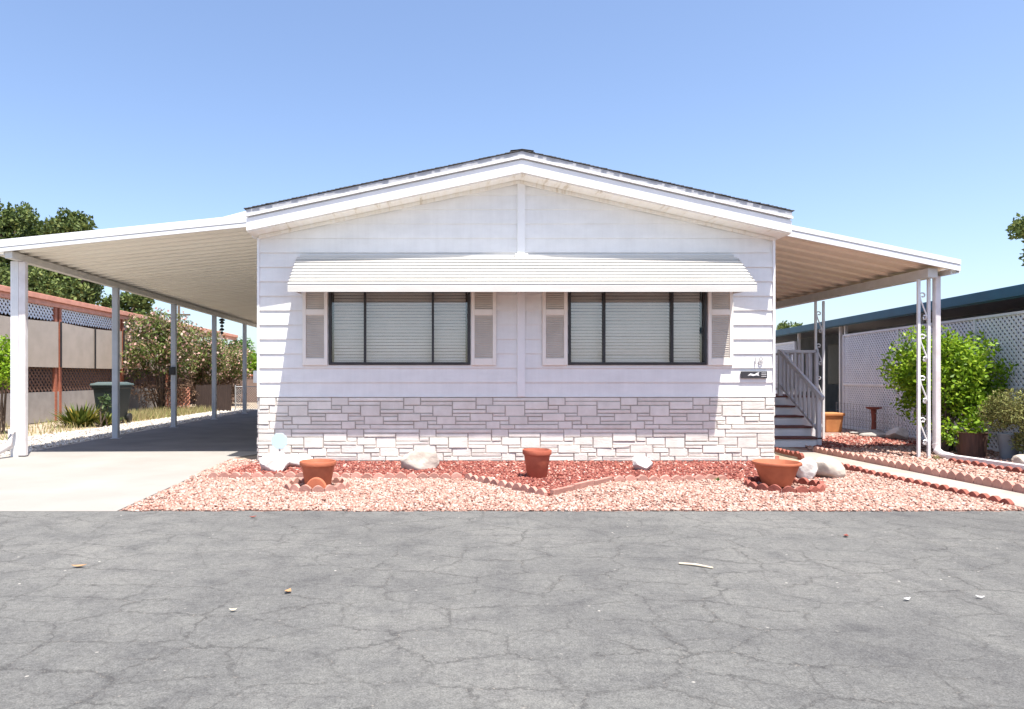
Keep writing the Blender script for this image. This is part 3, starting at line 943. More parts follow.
scallop_run('scalloped_edging', [(2.06, 7.88), (3.42, 7.98)], M['edging'], 'faded pink scalloped edging running from pointed bed corner to the wide terracotta bowl', .07, group=EG)
scallop_run('scalloped_edging', [(-1.28 + .33 * math.cos(t), 7.42 + .33 * math.sin(t)) for t in [2 * math.pi * k / 28 for k in range(29)]], M['edging'], 'ring of pink scalloped edging round the left terracotta pot', .085, group=EG)
scallop_run('scalloped_edging', [(3.79 + .37 * math.cos(t), 7.42 + .37 * math.sin(t)) for t in [2 * math.pi * k / 28 for k in range(29)]], M['edgedark'], 'ring of scalloped edging round the wide terracotta bowl at right', .085, group=EG)
scallop_run('scalloped_edging', [(6.06, 6.5), (6.06, 10.9)], M['edging'], 'raised scalloped edging along the far side of the concrete walkway', .11, group=EG)
scallop_run('scalloped_edging', [(5.37, 6.35), (5.37, 9.1)], M['edgedark'], 'scalloped edging along the near side of the walkway beside white rocks', .07, group=EG)
scallop_run('scalloped_edging', [(5.42, 10.05), (5.44, 11.2)], M['edgedark'], 'short scalloped edging at the foot of the entry steps', .09, group=EG)
scallop_run('scalloped_edging', [(4.55, 9.0), (4.95, 9.9)], M['edgedark'], 'short scalloped edging between the bowl and the house corner', .07, group=EG)
scallop_run('scalloped_edging', [(7.28, 7.4), (7.22, 9.6)], M['edgedark'], 'scalloped edging beside the white drain pipe at right', .08, group=EG)
scallop_run('scalloped_edging', [(6.75, 12.9), (7.4, 13.7)], M['edgedark'], 'small far scalloped edging beside the red mulch and orange planter', .09, group=EG)
# half round brick in front of the left pot
hr = MB(); cx, cy = -1.245, 7.16
prof = [(cx + .12 * math.cos(t), .0 + .155 * math.sin(t)) for t in [math.pi * k / 16 for k in range(17)]]
hr.prism(prof, cy - .025, cy + .025, 'y')
tag(hr.build('edging_brick', M['terra'], None, bevel=.012), 'round topped terracotta brick leaning before the left pot', 'brick')

def pot(name, x, y, rt, rb, h, m, label, rim=.05, soil=.04):
    o = empty(name, (x, y, 0), label, 'plant pot', 'terracotta pots')
    b = MB(); z = .012
    prof = [(rb * .9, z), (rb, z + .012), (rt * .90, z + h - rim), (rt * .90, z + h - rim - .002), (rt * .985, z + h - rim + .004), (rt, z + h - rim + .012), (rt, z + h - .010), (rt * .985, z + h), (rt * .93, z + h), (rt * .90, z + h - .015), (rt * .84, z + h - rim - .02)]
    b.lathe(prof, x, y, 48); b.build('pot_body', m, o, smooth=True).data.polygons.foreach_get
    for ch in o.children:
        md = ch.modifiers.new('split', 'EDGE_SPLIT'); md.split_angle = R(40)
    s = MB(); s.lathe([(rt * .86, z + h - soil - .01), (rt * .86, z + h - soil), (rt * .5, z + h - soil + .008)], x, y, 24); s.build('soil', M['soil'], o)
    return o
pot('terracotta_pot', -1.285, 7.5, .20, .14, .275, M['terra'], 'terracotta pot with wide rim standing in the scalloped ring at left')
pot('terracotta_pot', 1.217, 8.15, .172, .118, .33, M['terradark'], 'taller dark red pot alone on the red mulch at centre', .06)
pot('terracotta_bowl', 3.76, 7.52, .252, .145, .265, M['terra'], 'wide shallow terracotta bowl in the scalloped ring at right', .035, .05)

def rock(name, x, y, sx, sy, sz, m, label, seed, rz=0, cat='rock', flat=.35, group='garden rocks', tilt=0):
    bm = bmesh.new(); bmesh.ops.create_icosphere(bm, subdivisions=4, radius=1)
    rr = random.Random(seed)
    ds = [(Vector((rr.gauss(0, 1), rr.gauss(0, 1), rr.gauss(0, 1))).normalized(), rr.uniform(.62, .95)) for _ in range(15)]
    fr = [(Vector((rr.gauss(0, 1), rr.gauss(0, 1), rr.gauss(0, 1))) * 3, rr.uniform(0, 6)) for _ in range(8)]
    for v in bm.verts:
        p = v.co.copy()
        for d, c in ds:
            e = p.dot(d)
            if e > c: p -= d * (e - c) * .85
        q = sum(math.sin(p.dot(f) + ph) for f, ph in fr) * .012
        q += sum(math.sin(p.dot(f) * 3 + ph) for f, ph in fr) * .005
        v.co = p * (1 + q)
    rot = Matrix.Rotation(rz, 3, 'Z') @ Matrix.Rotation(tilt, 3, 'Y')
    for v in bm.verts:
        c = Vector((v.co.x * sx, v.co.y * sy, v.co.z * sz)); v.co = rot @ c
        v.co.z += sz * (1 - flat)
    me = bpy.data.meshes.new(name); bm.to_mesh(me); bm.free()
    me.materials.append(m); me.polygons.foreach_set('use_smooth', [True] * len(me.polygons))
    o = bpy.data.objects.new(name, me); COL.objects.link(o); o.location = (x, y, 0)
    md = o.modifiers.new('split', 'EDGE_SPLIT'); md.split_angle = R(28)
    return tag(o, label, cat, group)
rock('rock', -2.05, 8.75, .20, .16, .155, M['rock'], 'white boulder with dark underside at the left house corner', 3, .3)
rock('rock', -1.83, 9.12, .20, .14, .12, M['rock'], 'flatter white rock tucked between corner boulder and stone wall', 4, -.2)
rock('rock', -.20, 8.92, .28, .18, .19, M['rocktan'], 'large angular cream rock between the left pot and centre pot', 9, .15)
rock('rock', 2.67, 8.82, .15, .12, .125, M['rock'], 'small white rock right of the centre pot on red mulch', 12, -.3)
rock('rock', 4.39, 8.08, .135, .13, .165, M['rock'], 'upright pale rock right beside the terracotta bowl', 15, .5)
rock('rock', 4.70, 8.16, .22, .14, .15, M['rocktan'], 'sloping tan rock leaning right behind the upright pale rock', 17, .2, tilt=.35)
rock('flat_rock', 9.0, 14.25, .42, .2, .07, M['rockgrey'], 'long flat grey stone before the birdbath and lattice', 21, .2)
rock('flat_rock', 8.75, 13.5, .34, .2, .08, M['rockgrey'], 'flat grey stone stacked low near the scrolled post', 22, -.1)
rock('rock', 8.9, 13.1, .26, .2, .15, M['rock'], 'rounded pale boulder beside the flat grey stones', 23, .4)
rock('rock', 8.05, 9.35, .15, .12, .09, M['rocktan'], 'small tan stone under the clipped juniper', 24, .1)
rock('flat_rock', 8.42, 9.7, .22, .14, .05, M['rockgrey'], 'flat stone slab in front of the blue grey pot', 25, .1)

sg = empty('security_sign', (-2.12, 9.32, 0), 'pale blue octagonal yard sign on a stake at left house corner', 'sign')
s = MB(); s.prism([(-2.12 + .115 * math.cos(R(22.5 + 45 * k)), .335 + .115 * math.sin(R(22.5 + 45 * k))) for k in range(8)], 9.30, 9.312, 'y'); s.build('sign_plate', M['bluesign'], sg, bevel=.003)
s = MB(); s.bar((-2.12, 9.32, 0), (-2.12, 9.32, .30), .02, .012); s.build('stake', M['galv'], sg)

# ------------------------------------------------------------------ neighbour on the left
def lattice(mb, along, z0, z1, a0, a1, other, pitch, w, t):
    """diagonal laths in the plane along y (other = x)"""
    h = z1 - z0
    def clipseg(a, sgn):
        p0, p1 = (a, z0), (a + sgn * h, z1)
        lo, hi = 0.0, 1.0
        d = p1[0] - p0[0]
        for lim, s_ in ((a0, 1), (a1, -1)):
            v0 = (p0[0] - lim) * s_; v1 = (p1[0] - lim) * s_
            if v0 < 0 and v1 < 0: return None
            if v0 < 0: lo = max(lo, v0 / (v0 - v1))
            elif v1 < 0: hi = min(hi, v0 / (v0 - v1))
        if hi - lo < .02: return None
        f = lambda q: (p0[0] + d * q, p0[1] + h * q)
        return f(lo), f(hi)
    a = a0 - h
    while a < a1 + h:
        for sgn, o in ((1, 0), (-1, t)):
            s_ = clipseg(a, sgn)
            if s_:
                (pa, za), (pb, zb) = s_
                mb.bar((other + o, pa, za), (other + o, pb, zb), t, w, up=(1, 0, 0)) if False else mb.bar((other + o, pa, za), (other + o, pb, zb), w, t, up=(1, 0, 0))
        a += pitch
NX = -10.5
nh = empty('neighbour_home', (NX, 19, 0), 'neighbouring home with red brown trim, white lattice and beige shade screens at left', 'house')
b = MB(); b.box(-19, -14, 9, 36, 0, 3.0); b.build('wall', M['shadedwall'], nh)
b = MB(); b.box(-19.4, NX + .02, 8.5, 36, 3.30, 3.36); rf = b.build('roof', M['redwood'], nh)
b = MB(); b.box(NX + .03, NX + .12, 8.5, 36, 3.27, 3.41); b.build('fascia', M['redwoodl'], rf, bevel=.01)
b = MB(); b.box(NX - .06, NX + .06, 8.5, 36, 3.13, 3.268); b.build('beam', M['redwoodl'], nh, bevel=.01)
py = (11.3, 15.12, 18.97, 22.8, 26.6)
for y in py:
    for q in (-.11, .11):
        b = MB(); b.box(NX - .045, NX + .045, y + q - .055, y + q + .055, 0, 3.128); b.build('post', M['redwood'], nh, bevel=.006)
for ya, yb in zip(py, py[1:]):
    b = MB(); lattice(b, 'y', 2.75, 3.128, ya + .18, yb - .18, NX - .02, .15, .045, .012); b.build('upper_lattice', M['latw'], nh)
    b = MB(); lattice(b, 'y', .82, 1.5, ya + .18, yb - .18, NX - .03, .16, .045, .012); b.build('lower_lattice', M['brownlat'], nh)
    # shade screen with a little sag
    b = MB(); n = 10; vs = []; fs = []
    mid = (ya + yb) / 2
    for i in range(n + 1):
        f = i / n; y = ya + .06 + (yb - ya - .12) * f
        zt = 2.73 - .05 * math.sin(math.pi * f) ; bow = .014 * math.sin(math.pi * f * 2) ** 2
        for j, zz in enumerate((zt, 2.3, 1.9, 1.47)):
            vs.append((NX + .075 + bow * .4, y, zz))
    for i in range(n):
        for j in range(3):
            fs.append((i * 4 + j, i * 4 + j + 1, (i + 1) * 4 + j + 1, (i + 1) * 4 + j))
    b.add(vs, fs); o = b.build('shade_screen', M['screen'], nh)
    md = o.modifiers.new('thick', 'SOLIDIFY'); md.thickness = .006
    for q, zq in ((mid, 2.70), (ya, 2.74)):
        b = MB(); b.box(NX + .10, NX + .13, q - .025, q + .025, 1.47, zq); b.build('screen_rod', M['bronze'], nh)
b = MB(); b.box(NX - .05, NX + .03, 9, 27, 0, .80); b.build('low_wall', M['lowwall'], nh)

def lump_bush(name, loc, rx, ry, rz, zc, nclump, rl, rh, nleaf, size, m, label, cat='bush', stems=5, group=None, aspect=.5, up=.0, stemh=None, bottom=-.8):
    o = empty(name, (loc[0], loc[1], 0), label, cat, group)
    cl = clump_cloud((loc[0], loc[1], zc), rx, ry, rz, nclump, rl, rh, bottom)
    leaves('foliage', cl, nleaf, size, m, o, aspect, up, off=(loc[0], loc[1], 0))
    s = MB()
    for k in range(stems):
        c = cl[k * len(cl) // stems]
        b0 = (loc[0] + random.uniform(-.12, .12), loc[1] + random.uniform(-.12, .12), 0)
        s.tube([b0, ((b0[0] + c[0]) / 2 + random.uniform(-.06, .06), (b0[1] + c[1]) / 2, c[2] * .55), (c[0], c[1], c[2])], [.028, .02, .008], 6)
    s.build('stem', M['bark'], o)
    return o, cl

OG = 'oleanders along the left boundary'
for (x, y, rx, ry, zc, rz, lab) in ((-9.35, 23.3, .95, 1.3, 2.25, 1.15, 'tall flowering oleander nearest the wheeled bin, reaching the red roof edge'),
                                    (-9.1, 26.4, .95, 1.4, 1.95, .95, 'middle flowering oleander of the row, seen between two carport posts'),
                                    (-8.9, 29.3, .95, 1.3, 1.75, .75, 'lowest flowering oleander at the far end of the row')):
    o, cl = lump_bush('oleander', (x, y), rx, ry, rz, zc, 50, .22, .42, 9500, .13, M['oleander'], lab, stems=14, group=OG, aspect=.3)
    leaves('blossom', cl, 1300, .09, M['blossom'], o, .9, shell=.85, off=(x, y, 0))
    cl2 = clump_cloud((x, y, .75), rx * .9, ry * .9, .7, 26, .2, .4)
    leaves('dry_brush', cl2, 2600, .15, M['brownleaf'], o, .15, off=(x, y, 0))

lump_bush('shrub', (-10.6, 36.5), 1.0, 1.0, .75, 2.25, 30, .3, .5, 3500, .16, M['shrub'], 'bright green round shrub at far end beyond the oleanders')
lump_bush('shrub', (-9.2, 35.0), .55, .6, .55, 1.75, 20, .25, .4, 2000, .15, M['bush'], 'lower yellow green shrub close to the house corner in the distance')
lump_bush('shrub', (-9.35, 14.7), .4, .45, .55, 1.45, 24, .18, .3, 2600, .085, M['bush'], 'light green shrub at the left picture edge against the shade screen')

def tree(name, x, y, h, rx, rz, label, m, nleaf, size, n=60, group='trees behind the left home', rlo=.5, rhi=.95, ry=None):
    o = empty(name, (x, y, 0), label, 'tree', group)
    zc = h - rz * 1.0
    cl = clump_cloud((x, y, zc), rx, ry or rx, rz, n, rlo * rx * .35, rhi * rx * .35)
    leaves('crown', cl, nleaf, size, m, o, .6, off=(x, y, 0), shell=.3)
    t = MB(); t.tube([(x, y, -.1), (x + .08, y, zc * .4), (x - .1, y, zc * .8), (x, y, zc + rz * .5)], [.26, .21, .16, .05], 10)
    for c in cl[::4]:
        zb = max(zc * .5, c[2] - rx * .8)
        t.tube([(x, y, zb), ((x + c[0]) / 2, (y + c[1]) / 2, (zb + c[2]) / 2 + .15), (c[0], c[1], c[2])], [.09, .05, .015], 6)
    t.build('trunk', M['bark'], o)
    return o
tree('tree', -24.0, 39, 11.5, 2.0, 3.6, 'tallest dark green tree behind the carport at far left', M['tree'], 19000, .22, 80, ry=2.4)
tree('tree', -20.5, 38, 10.4, 1.75, 3.0, 'rounder green tree second from the left behind the carport', M['tree'], 16000, .21, 70)
tree('tree', -17.6, 39, 6.1, 1.6, 2.2, 'low dark tree under the carport roof above the red beam', M['tree'], 11000, .2, 50)
tree('tree', -22.2, 40, 9.6, 2.3, 2.6, 'middle crown joining the two tall trees behind the carport', M['tree'], 14000, .21, 60)
tree('tree', -21.8, 36, 7.4, 2.6, 2.4, 'broad lower tree filling the gap above the lattice', M['tree'], 16000, .21, 80)
tree('tree', 36.5, 70, 7.3, 1.7, 2.4, 'small distant tree poking above the teal roof edge', M['tree'], 3000, .26, 30, group=None)

# wheeled bin
wb = empty('wheelie_bin', (-8.5, 18.0, 0), 'dark green wheeled rubbish bin standing by the shade screens', 'bin')
b = MB(); x, y = -8.5, 18.0
def frust(mb, x, y, z0, z1, a0, b0, a1, b1):
    vs = [(x - a0, y - b0, z0), (x + a0, y - b0, z0), (x + a0, y + b0, z0), (x - a0, y + b0, z0), (x - a1, y - b1, z1), (x + a1, y - b1, z1), (x + a1, y + b1, z1), (x - a1, y + b1, z1)]
    mb.add(vs, [(0, 3, 2, 1), (4, 5, 6, 7), (0, 1, 5, 4), (1, 2, 6, 5), (2, 3, 7, 6), (3, 0, 4, 7)])
frust(b, x, y, .04, .98, .25, .29, .34, .38); frust(b, x, y, .90, .985, .355, .395, .365, .405)
b.build('bin_body', M['bin'], wb, bevel=.02)
b = MB(); frust(b, x, y, .987, 1.04, .40, .43, .38, .41); frust(b, x, y, 1.041, 1.075, .34, .37, .25, .28); b.build('bin_lid', M['binlid'], wb, bevel=.015)
for sx in (-1, 1):
    b = MB(); b.tube([(x + sx * .27, y + .33, .12), (x + sx * .33, y + .33, .12)], .12, 16); b.build('wheel', M['black'], wb)
b = MB(); b.tube([(x - .28, y + .46, .95), (x + .28, y + .46, .95)], .018, 8); b.build('handle', M['bin'], wb)

# aloe clump
def blade_plant(name, x, y, n, length, width, m, label, spread=1.0, cat='plant'):
    mb = MB()
    for k in range(n):
        az = random.uniform(0, 2 * math.pi); el = random.uniform(.25, 1.45) / spread ** .3; L = length * random.uniform(.6, 1.1)
        d = Vector((math.cos(az) * math.cos(el), math.sin(az) * math.cos(el), math.sin(el)))
        s_ = Vector((-math.sin(az), math.cos(az), 0)) * width / 2
        o = Vector((x, y, 0)) + Vector((math.cos(az), math.sin(az), 0)) * random.uniform(0, .22 * spread * min(1, length * 1.5) * (1 if length > .2 else .12))
        p1 = o + d * L * .5; p2 = o + d * L - Vector((0, 0, .12 * L))
        mb.add([o - s_, o + s_, p1 + s_ * .8, p1 - s_ * .8, p2], [(0, 1, 2, 3), (3, 2, 4)])
    return tag(mb.build(name, m, None), label, cat)
blade_plant('agave_clump', -8.85, 17.0, 240, .72, .075, M['aloe'], 'dark green spiky clump growing before the low grey wall', 1.4)
blade_plant('agave_clump', -8.2, 17.0, 110, .42, .06, M['aloe'], 'smaller yellowing spiky clump right of the dark green one', 1.1)
lump_bush('weed', (-8.1, 16.7), .1, .1, .35, .5, 8, .05, .1, 160, .08, M['palm'], 'tall thin grey green weed standing in front of the wheeled bin', 'weed', stems=3)
# dry grass
def grass(name, poly, n, h, m):
    a = np.array(poly); lo, hi = a.min(0), a.max(0)
    p = lo + RNG.random((n * 3, 2)) * (hi - lo); p = p[inside(poly, p)][:n]; n = len(p)
    az = RNG.random(n) * 2 * np.pi; hh = h * (.4 + .9 * RNG.random(n)); w = .008 + .006 * RNG.random(n)
    lean = RNG.normal(0, .35, (n, 2)) * hh[:, None]
    b0 = np.stack([p[:, 0] - w * np.cos(az), p[:, 1] - w * np.sin(az), np.zeros(n) - .02], -1)
    b1 = np.stack([p[:, 0] + w * np.cos(az), p[:, 1] + w * np.sin(az), np.zeros(n) - .02], -1)
    t = np.stack([p[:, 0] + lean[:, 0], p[:, 1] + lean[:, 1], hh], -1)
    v = np.stack([b0, b1, t], 1).reshape(-1, 3)
    return tag(raw_mesh(name, v, np.arange(n * 3).reshape(n, 3), m), kind='stuff')
grass('dry_grass', [(-8.2, 12), (-7.9, 25), (-10.3, 26), (-10.4, 12)], 1700, .15, M['grass'])
grass('dry_grass', [(-8.3, 18.6), (-7.6, 24), (-9.4, 24), (-9.4, 18.6)], 3600, .22, M['grass'])

# fences at the far left
rf_ = MB()
for k in range(60):
    x = -8.4 + 1.25 * k / 60
    rf_.tube([(x, 24 + random.uniform(-.01, .01), 0), (x, 24, .93 + random.uniform(-.03, .03))], .013, 5)
rf_.box(-8.42, -7.14, 24.012, 24.03, .3, .34); rf_.box(-8.42, -7.14, 24.012, 24.03, .7, .74)
tag(rf_.build('reed_screen', M['reed'], None), 'dark brown reed screen under the flowering oleanders', 'fence')
lp = MB(); lattice(lp, 'y', 0, .85, 0, .75, 0, .14, .04, .012)
lp.v = [(-9.15 + v[1], 23.4 + v[0], v[2]) for v in lp.v]
tag(lp.build('trellis', M['redwoodl'], None), 'small weathered red lattice panel leaning beside the reed screen', 'lattice')
cf = empty('chain_link_fence', (-6.6, 24.3, 0), 'low chain link fence at the far end of the carport', 'fence')
b = MB(); lattice(b, 'y', .03, .82, 0, 4.5, 0, .085, .009, .006)
b.v = [(-7.1 + v[1], 24.3 + v[0], v[2]) for v in b.v]; b.build('mesh', M['galv'], cf)
for x in (-7.1, -5.95, -4.8, -3.65):
    b = MB(); b.tube([(x, 24.3, 0), (x, 24.3, .92)], .024, 8); b.build('post', M['galv'], cf)
b = MB(); b.tube([(-7.1, 24.3, .86), (-2.6, 24.3, .86)], .018, 8); b.build('top_rail', M['galv'], cf)
b = MB(); b.box(-13, -2.8, 33, 33.2, 0, 1.25)
bw = b.build('back_wall', M['backwall'], None); tag(bw, 'brown boundary wall far behind the chain link fence', 'wall')
b = MB(); b.box(-13.05, -2.75, 32.95, 33.25, 1.252, 1.33); b.build('wall_cap', M['redwood'], bw)

# ornament hanging from the carport beam
wc = empty('wind_chime', (-6.27, 20.1, 2.95), 'dark wind chime hanging from the carport beam', 'wind chime')
b = MB(); b.tube([(-6.27, 20.1, 2.953), (-6.27, 20.1, 2.45)], .006, 6); b.build('cord', M['black'], wc)
b = MB()
for zz, r in ((2.88, .10), (2.80, .085), (2.70, .06), (2.60, .075), (2.50, .05)):
    b.lathe([(.012, zz + .055), (r * .7, zz + .03), (r, zz), (r * .6, zz - .025), (.012, zz - .035)], -6.27, 20.1, 14)
b.build('bell', M['black'], wc, smooth=True)

up = empty('utility_pole', (-22.5, 60, 0), 'slim utility pole far behind the flowering oleanders', 'utility pole')
b = MB(); b.tube([(-22.5, 60, 0), (-22.5, 60, 7.6)], [.16, .11], 10); b.build('pole', M['bark'], up)
b = MB(); b.box(-23.5, -21.5, 59.95, 60.05, 6.6, 6.75); b.build('crossarm', M['bark'], up)

# ------------------------------------------------------------------ neighbour on the right (axes turned slightly)
RA = -math.atan2(.8, 5.9)
ORG = (9.72, 16.2, 0)
rn = empty('neighbour_home', ORG, 'dark grey neighbouring home with long teal roof fascia at right', 'house', rz=RA)
b = MB(); b.box(1.7, 8, -16, 16, 0, 2.5); nw = b.build('wall', M['olive'], rn, local=True)
b = MB(); b.box(-.12, 8.2, -16, 16.2, 2.50, 2.54); rr = b.build('roof', M['flash'], rn, local=True)
b = MB(); b.box(-.20, -.121, -16, 16.2, 2.42, 2.585); b.box(-.16, -.121, -16, 16.2, 2.40, 2.42); b.build('fascia', M['teal'], rr, local=True, bevel=.006)
for y in (-12, -9.2, -6.3, -6.0, -3.0, .15, .42, 3.0, 6.2, 9.5):
    b = MB(); b.box(.06, .12, y - .03, y + .03, 0, 2.499); b.build('post', M['metal'], rn, local=True)
b = MB(); b.box(1.66, 1.698, .9, 1.9, .35, 2.35); d_ = b.build('door', M['dark'], rn, local=True)
b = MB(); b.box(1.66, 1.698, 3.2, 5.0, 1.0, 2.2); d_ = b.build('window', M['bronze'], rn, local=True)
def lat_fence(label, y0, y1, npan, h=2.2):
    f = empty('lattice_fence', ORG, label, 'fence', 'white lattice fences', rz=RA)
    st_ = (y1 - y0) / npan
    for k in range(npan):
        a, b_ = y0 + st_ * k, y0 + st_ * (k + 1)
        m_ = MB(); lattice(m_, 'y', .04, h - .03, a + .02, b_ - .02, -.02, .100, .036, .009); m_.build('lattice_panel', M['latw'], f, local=True)
        m_ = MB(); m_.box(-.04, .02, a - .02, a + .02, 0, h); m_.build('post', M['latw'], f, local=True)
    m_ = MB(); m_.box(-.042, .022, y1 - .02, y1 + .02, 0, h); m_.build('post', M['latw'], f, local=True)
    m_ = MB(); m_.box(-.045, .024, y0, y1, h - .03, h + .01); m_.box(-.045, .024, y0, y1, 0.0, .05); m_.box(-.043, .0, y0, y1, 1.02, 1.06); m_.build('rail', M['latw'], f, local=True)
    return f
lat_fence('long white lattice fence behind the bright green bush', -9.6, 0, 4)
lat_fence('short white lattice fence section beyond the dark entry gap', 3.0, 8.4, 2)
wfn = MB(); 
for k in range(22):
    y = 13.1 + 3.0 * k / 21; x = 9.05 + .136 * (y - 13.1)
    wfn.tube([(x, y, 0), (x, y, .62)], .004, 4)
for zz in (.12, .28, .44, .6):
    wfn.tube([(9.05, 13.1, zz), (9.46, 16.1, zz)], .004, 4)
tag(wfn.build('wire_fence', M['galv'], None), 'low thin wire fence before the lattice by the birdbath', 'fence')

bb = empty('birdbath', (9.22, 14.35, 0), 'small red brown pedestal birdbath before the white lattice', 'birdbath')
b = MB(); b.lathe([(.11, 0), (.10, .04), (.05, .10), (.04, .3), (.055, .48), (.06, .52)], 9.22, 14.35, 20); b.build('pedestal', M['redclay'], bb, smooth=True)
b = MB(); b.lathe([(.06, .521), (.13, .54), (.155, .575), (.145, .575), (.11, .555), (.02, .55)], 9.22, 14.35, 24); b.build('basin', M['redclay'], bb, smooth=True)
pb = empty('planter_box', (8.72, 15.1, 0), 'square orange clay planter beside the entry steps post', 'planter')
b = MB(); frust(b, 8.72, 15.1, 0, .40, .17, .17, .20, .20); b.build('planter_body', M['orangeclay'], pb, bevel=.01)
b = MB(); b.box(8.50, 8.94, 14.88, 15.32, .36, .42); b.build('planter_rim', M['orangeclay'], pb, bevel=.01)

# big bright bush
bx, by = 8.22, 10.95
o = empty('bush', (bx, by, 0), 'large bright green leafy bush behind the white downspout at right', 'bush')
cl = clump_cloud((bx, by, 1.12), .62, .55, .66, 64, .16, .30, -.9)
for k in range(34):   # arching shoots
    az = random.uniform(0, 2 * math.pi); r = random.uniform(.45, .98)
    zz = random.uniform(1.1, 2.02)
    for f in (.55, .75, .95):
        cl.append((bx + math.cos(az) * r * f, by + math.sin(az) * r * f * .8, 1.0 + (zz - 1.0) * f, .10 + .05 * (1 - f)))
cl += [(8.0 + random.uniform(-.3, .3), 10.35 + random.uniform(-.1, .15), random.uniform(.25, .6), .13) for _ in range(9)]
leaves('foliage', cl, 17000, .072, M['bush'], o, .5, .3, off=(bx, by, 0))
s = MB()
for k in range(0, 60, 5):
    c = cl[k]; s.tube([(bx + random.uniform(-.1, .1), by + random.uniform(-.1, .1), 0), ((bx + c[0]) / 2, (by + c[1]) / 2, c[2] * .5), c[:3]], [.025, .018, .006], 6)
for k in range(64, len(cl), 3):
    c = cl[k + 2 if k + 2 < len(cl) else -1]; s.tube([(bx, by, .6), cl[k][:3], c[:3]], [.014, .010, .004], 5)
s.build('stem', M['bark'], o)

jx, jy = 8.30, 9.62
o = empty('juniper', (jx, jy, 0), 'clipped brownish juniper with flat topped crown at right edge', 'shrub')
cl = [(jx + random.uniform(-.32, .45), jy + random.uniform(-.25, .25), random.uniform(.50, .92), .13) for _ in range(52)]
cl += [(jx + .20 + random.uniform(-.2, .3), jy - .1 + random.uniform(-.15, .15), random.uniform(.22, .56), .14) for _ in range(34)]
leaves('foliage', cl, 19000, .045, M['juniper'], o, .3, .6, off=(jx, jy, 0))
s = MB(); s.tube([(jx + .1, jy, 0), (jx + .06, jy, .4), (jx, jy, .8)], [.05, .04, .02], 8)
s.tube([(jx + .09, jy, .2), (jx + .24, jy - .1, .42)], [.03, .012], 6); s.build('trunk', M['bark'], o)
gp = MB(); gp.lathe([(.09, 0), (.10, .01), (.14, .36), (.15, .38), (.13, .38), (.12, .34)], 8.42, 10.02, 24)
tag(gp.build('garden_pot', M['greypot'], None, smooth=True), 'blue grey tapered pot between the bush and juniper', 'plant pot')
tb = MB(); tb.lathe([(.16, 0), (.17, .01), (.185, .36), (.195, .38), (.165, .38), (.155, .34)], 8.02, 10.2, 24)
tag(tb.build('wooden_tub', M['tub'], None), 'dark wooden tub half hidden beneath the bright green bush', 'tub')
tf = blade_plant('grass_tuft', 3.25, 7.85, 40, .07, .012, M['shrub'], 'tiny green weed tuft in the pink gravel left of the bowl', 1, 'weed')
blade_plant('grass_tuft', 7.28, 9.9, 36, .12, .012, M['grass'], 'small dry weed tuft at the foot of the front scrolled post', 1, 'weed')

# tree reaching in at the right edge
tree('tree', 36.3, 40, 10.7, 2.15, 1.25, 'dark leafy tree whose crown just reaches in at the right edge', M['tree'], 6000, .26, 34, group=None)

# ------------------------------------------------------------------ litter on the road
def leaf_obj(x, y, L, w, rz, label, m=M['leafdry'], name='fallen_leaf', cat='leaf'):
    mb = MB(); n = 6; vs = []; fs = []
    c, s_ = math.cos(rz), math.sin(rz)
    for i in range(n + 1):
        f = i / n; ww = w * math.sin(math.pi * min(max(f, .04), .97)) / 2; u = (f - .5) * L
        for sd in (-1, 0, 1):
            zz = .006 + .012 * abs(sd) * (ww / max(w, 1e-6)) + .012 * (f - .5) ** 2 * 4
            vs.append((x + u * c - sd * ww * s_, y + u * s_ + sd * ww * c, zz))
    for i in range(n):
        for j in range(2):
            fs.append((i * 3 + j, i * 3 + j + 1, (i + 1) * 3 + j + 1, (i + 1) * 3 + j))
    mb.add(vs, fs)
    o = mb.build(name, m, None); md = o.modifiers.new('thick', 'SOLIDIFY'); md.thickness = .002
    return tag(o, label, cat, 'litter on the road')
def rp(px, py):
    Y = 683 * EYE / (py - 377)
    return (px - 435) * Y / 683, Y
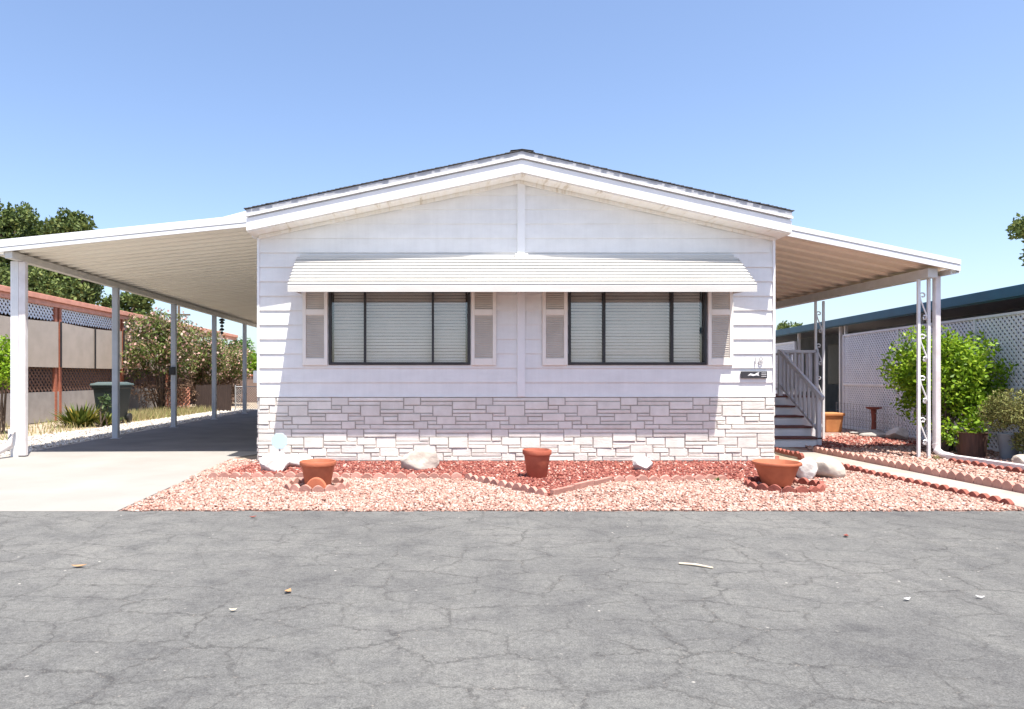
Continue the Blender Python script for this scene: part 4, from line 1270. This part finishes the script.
for px, py, L, w, rz, lab, mm, nm, ct_ in (
    (79, 567.5, .09, .035, .2, 'tan dry leaf on the left part of the asphalt', M['leafdry'], 'fallen_leaf', 'leaf'),
    (288, 593, .05, .04, 1.2, 'curled brown leaf beside a crack at left centre of the asphalt', M['leafdry'], 'fallen_leaf', 'leaf'),
    (253, 518, .06, .03, .4, 'small dark leaf near the road edge below the left pot', M['redclay'], 'fallen_leaf', 'leaf'),
    (846, 537, .06, .035, .9, 'reddish leaf on the right part of the asphalt', M['redclay'], 'fallen_leaf', 'leaf'),
    (907, 601, .045, .02, .3, 'larger white paper scrap on the asphalt at right', M['paper'], 'paper_scrap', 'litter'),
    (980, 599, .04, .018, -.4, 'white paper scrap nearest the right edge of the road', M['paper'], 'paper_scrap', 'litter'),
    (233, 612, .04, .02, .1, 'pale wood chip lying on the asphalt at left', M['straw'], 'wood_chip', 'litter')):
    q = rp(px, py); leaf_obj(q[0], q[1], L, w, rz, lab, mm, nm, ct_)
q0, q1 = rp(679, 564.5), rp(713, 569)
tw = MB(); tw.tube([(q0[0], q0[1], .008), ((q0[0] + q1[0]) / 2, (q0[1] + q1[1]) / 2 + .01, .011), (q1[0], q1[1], .007)], [.007, .008, .006], 6)
tag(tw.build('twig', M['straw'], None), 'straight pale stick lying on the asphalt right of centre', 'stick')

# ------------------------------------------------------------------ light, sky, camera
SUN = Vector((.31, -.595, 1.9))
sun = bpy.data.lights.new('sun', 'SUN'); sun.energy = 5.0; sun.angle = R(.55); sun.color = (1, .95, .87)
so = bpy.data.objects.new('sun', sun); COL.objects.link(so)
so.rotation_euler = (-SUN).to_track_quat('-Z', 'Y').to_euler(); so.location = (6, -10, 30)
w = bpy.data.worlds.new('World'); SC.world = w; w.use_nodes = True
nt = w.node_tree
sky = nt.nodes.new('ShaderNodeTexSky'); sky.sky_type = 'NISHITA'; sky.sun_disc = False
sky.sun_elevation = math.atan2(SUN.z, math.hypot(SUN.x, SUN.y)); sky.sun_rotation = math.atan2(SUN.x, SUN.y)
sky.air_density = 1.0; sky.dust_density = 2.0; sky.ozone_density = 1.3; sky.altitude = 200
bg = nt.nodes['Background']; bg.inputs[1].default_value = .122
nt.links.new(mixc(nt, 1.0, sky.outputs[0], (.975, .985, 1.045), 'MULTIPLY'), bg.inputs[0])

cam = bpy.data.cameras.new('camera'); co = bpy.data.objects.new('camera', cam); COL.objects.link(co)
co.location = (0, 0, EYE); co.rotation_euler = (R(90), 0, 0)
cam.sensor_width = 36; cam.lens = 36 * 683 / 1024
cam.shift_x = (512 - 435) / 1024; cam.shift_y = (377 - 354.5) / 1024
cam.clip_start = .05; cam.clip_end = 2000
SC.camera = co
SC.view_settings.view_transform = 'Standard'; SC.view_settings.look = 'None'
SC.view_settings.exposure = 1.05; SC.view_settings.gamma = 1
SC.cycles.use_denoising = True
SC.cycles.max_bounces = 8; SC.cycles.transparent_max_bounces = 12
